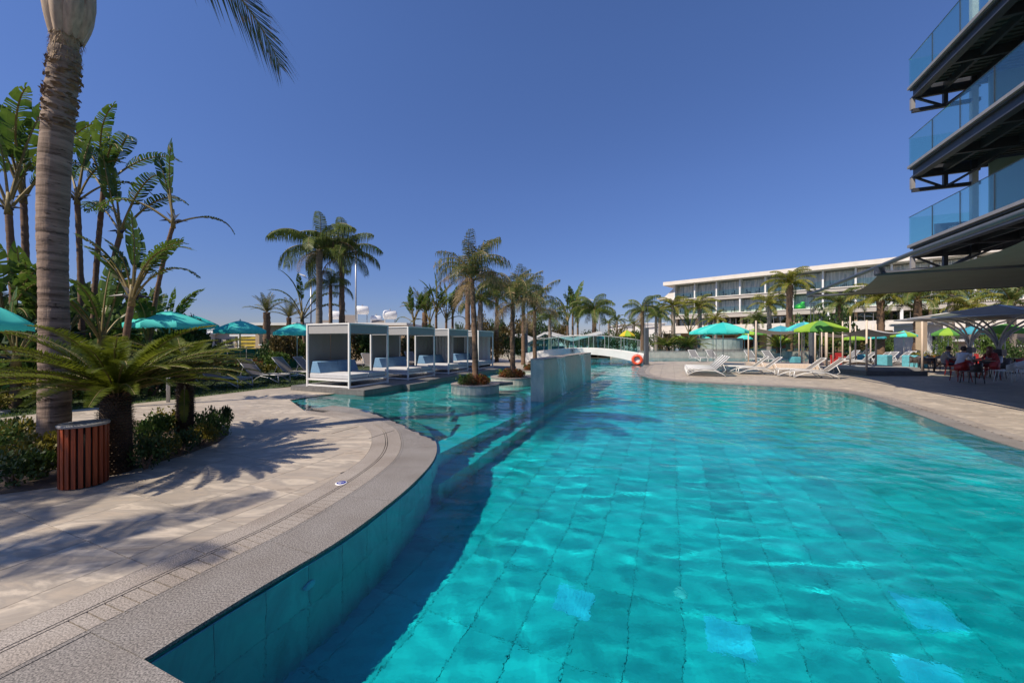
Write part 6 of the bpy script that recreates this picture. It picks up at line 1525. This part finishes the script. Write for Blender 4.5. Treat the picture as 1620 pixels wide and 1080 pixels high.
# palms left of the hotel, beyond the bridge
sp(940, 46, 494, 'palm with orange-brown trunk and drooping crown above the bar roof', 'queen', 18, .26, 1.35, 'trunk_brown', 'queen_dry', 6, seed=24)
sp(1016, 44, 492, 'palm with drooping brownish fronds behind the yellow parasol', 'queen', 14, .22, 1.1, 'trunk_brown', 'queen_dry', 6, seed=25)
sp(1038, 50, 500, 'thin palm directly right of the bridge lamp post', 'queen', 14, .20, 1.0, seed=26)
sp(963, 70, 512, 'small distant palm among greenery left of the yellow parasol', 'wash_g', 12, .2, .7, seed=27)
sp(976, 75, 508, 'slender distant palm just left of the yellow parasol', 'wash_g', 12, .2, .8, seed=28)
sp(1003, 70, 515, 'stubby distant palm right of the yellow parasol', 'wash_g', 12, .2, .7, seed=29)
# palms behind the daybeds and planters
sp(505, 22, 395, 'largest drooping palm behind the nearest daybed', 'queen', 15, .17, 1.2, dry='queen_dry', nd=3, seed=30, **wk)
sp(523, 23.5, 452, 'short slim palm between the two drooping palms', 'queen', 10, .11, .8, 'trunk_brown', seed=31)
sp(541, 23, 405, 'second drooping palm right of the largest, rough dark trunk', 'queen', 13, .16, 1.08, 'trunk_brown', 'queen_dry', 3, seed=32)
sp(740, 27, 440, 'dry-fronded palm behind the nearest planter palm', 'thin_dry', 12, .18, 1.6, 'trunk_brown', 'thin_dry', 6, seed=33)
sp(760, 29, 478, 'greenish palm with thick trunk between the planter palms', 'queen', 14, .2, .9, 'trunk_grey', seed=34)
sp(786, 30, 470, 'thin dry palm behind the second planter palm', 'thin', 16, .14, 1.3, 'trunk_brown', 'thin_dry', 6, seed=35)
sp(828, 26, 470, 'brownish palm left of the third planter palm', 'thin', 18, .13, 1.25, 'trunk_brown', 'thin_dry', 8, seed=36)
sp(870, 34, 505, 'low palm right of the planter palms above the bar roof', 'queen', 12, .15, .9, seed=37)
sp(422, 30, 494, 'small date palm on the left skyline above the parasols', 'date', 16, .26, .75, 'trunk_brown', seed=38)
sp(457, 33, 502, 'second small date palm on the skyline next to the lamp pole', 'date', 14, .22, .8, 'trunk_brown', seed=39)
sp(672, 33, 494, 'broad date palm above the third daybed', 'date', 20, .25, 1.0, 'trunk_brown', seed=40)
strelitzia(483, 24, 506, 'bird of paradise tree on the skyline left of the drooping palms', 7, .1, 1.15, (-.2, 0), 40, .11)
for i, (px, Y, yt) in enumerate(((690, 30, 500), (706, 31, 508), (716, 31, 502), (655, 31, 512), (680, 32, 514))): strelitzia(px, Y, yt, f'bird of paradise in the clump above the far daybeds, {"first second third fourth fifth".split()[i]} of five', 8, i * .8, 1.1, (0, 0), 50 + i, .1, fl=0, grp='bird of paradise clump above the daybeds', leaves=[0, 4, 1, 0, 1, 2, 5, 4])
for i, (px, Y, yt) in enumerate(((898, 48, 512), (906, 50, 498), (914, 52, 516), (1090, 50, 530))): strelitzia(px, Y, yt, f'distant bird of paradise beside the bar roof, {"leftmost|tallest|third|short one near the jacuzzi".split("|")[i]}', 8, i, 1.5, (0, 0), 60 + i, .14, fl=0, leaves=[0, 4, 1, 2, 1, 0])
# ---------------------------------------------------------------- hedges and bushes
def bg_bush(px, Y, wpx, ytop, key, label, n=1500, size=.11, ybot=None, seed=0, name='bush', g=None):
    w = wpx * Y / F; h = ZZ(ytop, Y); shrub(XX(px, Y), Y, w, h, key, label, seed, 0, n, size, name, 'bush', g, .5, .2, d=w * .8)
bg_bush(452, 21.5, 62, 527, 'bush_brown', 'large round dark brown-green bush left of the nearest daybed', 2600, .07, seed=1)
bg_bush(485, 22, 30, 535, 'bush_green', 'light green leafy bush against the left post of the nearest daybed', 1500, .1, seed=2)
bg_bush(422, 22, 36, 545, 'bush_dark', 'dark bush below the skyline wall on the left', 1500, .1, seed=3)
bg_bush(437, 19.5, 44, 558, 'bush_green', 'low light green bush behind the lawn loungers', 1500, .11, seed=4)
for i, (px, wp, yt) in enumerate(((550, 84, 526), (590, 84, 526), (632, 84, 527), (672, 80, 526), (708, 76, 528), (742, 70, 528), (775, 64, 528), (806, 50, 531))):
    bg_bush(px, 25.5 + i * .7, wp, yt, ['bush_brown', 'bush_dark'][i % 2], f'dense dark hedge bush behind the daybeds, {"first second third fourth fifth sixth seventh eighth".split()[i]} from the left', 2600, .08, seed=i, name='hedge_bush', g='hedge bushes behind the daybeds')
for i, (px, wp, yt, Y) in enumerate(((758, 44, 505, 60), (786, 40, 508, 62), (818, 60, 504, 60), (850, 50, 506, 66), (880, 40, 512, 66), (730, 30, 512, 60))):
    bg_bush(px, Y, wp, yt, ['bush_brown', 'bush_dark'][i % 2 if i else 0], f'rounded distant tree crown behind the planter palms, {"first second third fourth fifth sixth".split()[i]} of six', 2600, .07, seed=i + 3, name='broad_tree', g='distant rounded trees behind the palms')
for i, (px, wp, yt, Y, k) in enumerate(((960, 60, 528, 56, 'bush_dark'), (1000, 50, 524, 54, 'bush_green'), (1030, 40, 528, 52, 'bush_dark'), (1052, 34, 530, 50, 'bush_brown'), (1078, 44, 532, 46, 'bush_dark'), (925, 40, 524, 60, 'bush_dark'), (985, 40, 520, 66, 'bush_brown'))):
    bg_bush(px, Y, wp, yt, k, f'garden bush between bridge and hotel, {"first second third fourth fifth sixth seventh".split()[i]} of seven', 1800, .08, seed=i, name='garden_bush', g='garden bushes between bridge and hotel')
for i, (px, Y, s) in enumerate(((1056, 42, 1.6), (1088, 41, 1.9), (1232, 36, 1.8), (1300, 35, 1.5), (1315, 38, 1.4))):
    X = XX(px, Y); t = thing('sago_palm', f'dark spreading sago palm behind the channel wall, {"first second third fourth fifth".split()[i]} from the bridge', 'cycad', (X, Y, .5), 0, 'sago palms behind the channel wall')
    trunk_mesh(.5, .25, .22, 'cycad_trunk', seed=i, seg=5).build('trunk', 'cycad_trunk', t, True); crown(t, 'cycad', 26, .5, i, sc=s)
for i, (px, Y, wp, yt, k) in enumerate(((1320, 37, 60, 500, 'bush_dark'), (1275, 38, 46, 502, 'bush_green'), (1462, 26, 40, 556, 'bush_yellow'), (1495, 27, 30, 530, 'bush_green'), (1560, 28, 44, 528, 'bush_green'), (1480, 24, 60, 562, 'bush_red'), (1600, 24, 40, 545, 'bush_dark'), (1390, 40, 50, 535, 'bush_dark'), (1340, 42, 60, 540, 'bush_brown'), (1420, 38, 50, 545, 'bush_green'))):
    bg_bush(px, Y, wp, yt, k, f'garden bush among parasols and tables on the right, {"first second third fourth fifth sixth seventh eighth ninth tenth".split()[i]} of ten', 1500, .09, seed=i, name='garden_bush', g='garden bushes on the right')
# green windscreen fence, left
MT['green_mesh'] = M('green_mesh', (.015, .16, .10), .8, .2, 6)
gf = thing('green_screen_fence', 'green fabric screen fence behind the grey lawn loungers', 'fence', (0, 0, 0))
for i in range(6):
    p0, p1 = G(300 + i * 30, 583), G(330 + i * 30, 581.5); L = math.dist(p0, p1); a = math.atan2(p1[1] - p0[1], p1[0] - p0[0])
    m = MB(); m.box((0, 0, 0), (L - .05, .02, 1.15)); m.build('screen_panel', 'green_mesh', gf, loc=((p0[0] + p1[0]) / 2, (p0[1] + p1[1]) / 2, .6), rz=a)
    m = MB(); m.tube([(0, 0, 0), (0, 0, 1.3)], .025, 6); m.build('post', 'pole', gf, loc=(p0[0], p0[1], 0))
# ---------------------------------------------------------------- distant buildings
def block(px0, px1, ytop, Y, D, label, mat='white_matt', zb=-.5, wins=0, roof=True, cat='building', rz=0.0, name='low_building'):
    x0, x1 = XX(px0, Y), XX(px1, Y); h = ZZ(ytop, Y); t = thing(name, label, cat, ((x0 + x1) / 2, Y, 0), rz); w = x1 - x0
    m = MB(); m.box((0, D / 2, (h + zb) / 2), (w, D, h - zb)); m.build('wall', mat, t)
    if roof: m = MB(); m.box((0, D / 2 - .1, h + .1), (w + .6, D + .6, .22)); m.build('roof', 'white_matt', t)
    for k in range(wins):
        f = thing if False else None; m = MB(); q = (k + .5) / wins - .5; m.box((0, 0, 0), (w / wins * .5, .12, h * .28)); fr_ = m.build('window', 'pane_dark', t, loc=(q * w, -.05, h * .58)); m = MB(); m.box((0, -.03, -h * .15), (w / wins * .56, .2, .08)); m.build('sill', 'white', fr_)
    return t
block(404, 640, 514.5, 34, 8, 'long low building with pale roof edge behind the left parasols and daybeds', 'beige', wins=8)
block(228, 300, 528, 46, 8, 'white far building with dark windows seen under the largest left parasol', wins=5)
block(300, 372, 527, 50, 8, 'grey-white far building behind the teal parasols', 'hotel_grey', wins=4)
block(372, 404, 532, 40, 4, 'small kiosk wall behind the lawn parasol', 'beige', wins=2)
block(985, 1012, 514, 95, 14, 'white far building left of the bridge lamp post', wins=3)
block(1010, 1052, 512, 92, 14, 'white far building wing between lamp post and hotel', wins=4)
block(1044, 1066, 516, 84, 9, 'white annex touching the hotel left corner', wins=1)
block(892, 930, 531, 80, 10, 'tiny far white building with brown roof left of the bar palm', 'white_matt', wins=3)
block(640, 720, 522, 60, 8, 'pale far building behind the far daybeds', wins=5)
# yellow slatted kiosk shutter
MT['yellow_board'] = M('yellow_board', (.55, .40, .05), .7, .15, 5)
x, Y = XX(397, 36), 36; t = thing('slatted_kiosk', 'yellow slatted kiosk front under the lawn parasol', 'kiosk', (x, Y, 0)); 
for k in range(4): m = MB(); m.box((0, 0, 0), (2.2, .06, .22)); m.build('slat', 'yellow_board', t, loc=(0, 0, .9 + k * .34))
for s in (-1, 1): m = MB(); m.box((0, 0, 0), (.1, .1, 2.3)); m.build('post', 'white', t, loc=(s * 1.15, 0, 1.15))
# rooftop water heaters
def tank(px, Y, ytop, label, L=1.15, r=.42, upright=False):
    zt = ZZ(ytop, Y); t = thing('water_tank', label, 'water tank', (XX(px, Y), Y, zt - 2 * r), .4, 'rooftop water tanks'); 
    m = MB(); v = [(0, -L / 2 - .08), (r * .7, -L / 2 - .04), (r, -L / 2 + .08), (r, L / 2 - .08), (r * .7, L / 2 + .04), (0, L / 2 + .08)]
    m.lathe(v, 18); m.v = [(q[2], q[1], q[0] + r) for q in m.v]; m.build('tank', 'white', t, True)
    for sx in (-.45, .45):
        m = MB(); m.tube([(sx, -.3, -1.4), (sx, 0, .1), (sx, .3, -1.4)], .035, 5); m.build('stand_leg', 'pole', t, True)
    m = MB(); m.tube([(0, 0, 2 * r), (0, 0, 2 * r + .14)], .05, 6); m.build('valve', 'pole', t)
    m = MB(); m.box((-1.1, -.9, -.65), (1.1, .06, 1.5), rx=-.8); m.build('solar_panel', 'sling', t)
tank(573, 38, 484, 'white water tank on the highest stand behind the street lamp'); tank(531, 38, 492, 'white water tank partly hidden behind the palm trunks'); tank(595, 39, 499, 'round water tank low on the roof right of the street lamp', 1.0, .45); tank(617, 36, 491, 'white horizontal water tank furthest right on the roof')
# garden wall on the right with pale panels and red chairs, plus pale stucco building parts
block(1459, 1467, 503, 30, .5, 'narrow beige garden pillar behind the right-hand loungers', 'beige', roof=False, cat='pillar', name='garden_pillar')
block(1469, 1492, 514, 33, 3, 'white garden pavilion with louvred window right of the beige one', wins=1)
block(1500, 1640, 522, 38, 5, 'low pale building behind the canopy structures', 'beige', wins=3)
block(1505, 1545, 540, 36, 3, 'orange-tinted low wall behind the round bushes', 'beige')
for i, (px, py) in enumerate(((1330, 572), (1324, 578), (1548, 575))):
    x, y = G(px, py); t = thing('red_crate_seat', ['red seat among pale poles, rear one', 'red seat among pale poles, front one', 'red gate-like frame behind the diners'][i], 'seat', (x, y, 0)); m = MB(); m.box((0, 0, .22), (.5, .45, .44)); m.build('seat_box', 'chair_red', t); m = MB(); m.box((0, .22, .55), (.5, .06, .3)); m.build('backrest', 'chair_red', t)
# hills / sea haze far away
mb = MB(); v = []; N = 60
MT['far_trees'] = leaf_mat('far_trees', (.02, .035, .012), (.06, .08, .03), .2, .7, scale=.3)
rg = random.Random(77); mb = MB()
for i in range(9000):
    a = rg.uniform(-1.15, 1.25); Y = rg.uniform(110, 170); X = math.tan(a * .85) * Y
    if X > 10 : continue
    hh = rg.uniform(0, 1) * (1.5 + 1.3 * math.sin(X * .11) * math.sin(X * .043 + 1)); s = rg.uniform(.4, .9); p = Vector((X, Y, hh)); d1_ = Vector((rg.gauss(0, 1), rg.gauss(0, 1), rg.gauss(0, 1))).normalized() * s; d2_ = Vector((rg.gauss(0, 1), rg.gauss(0, 1), rg.gauss(0, 1))).normalized() * s
    mb.add([p, p + d1_, p + d1_ + d2_, p + d2_], [(0, 1, 2, 3)])
mb.build('far_treeline', 'far_trees', kind='stuff', label='distant line of low trees along the horizon', cat='trees')
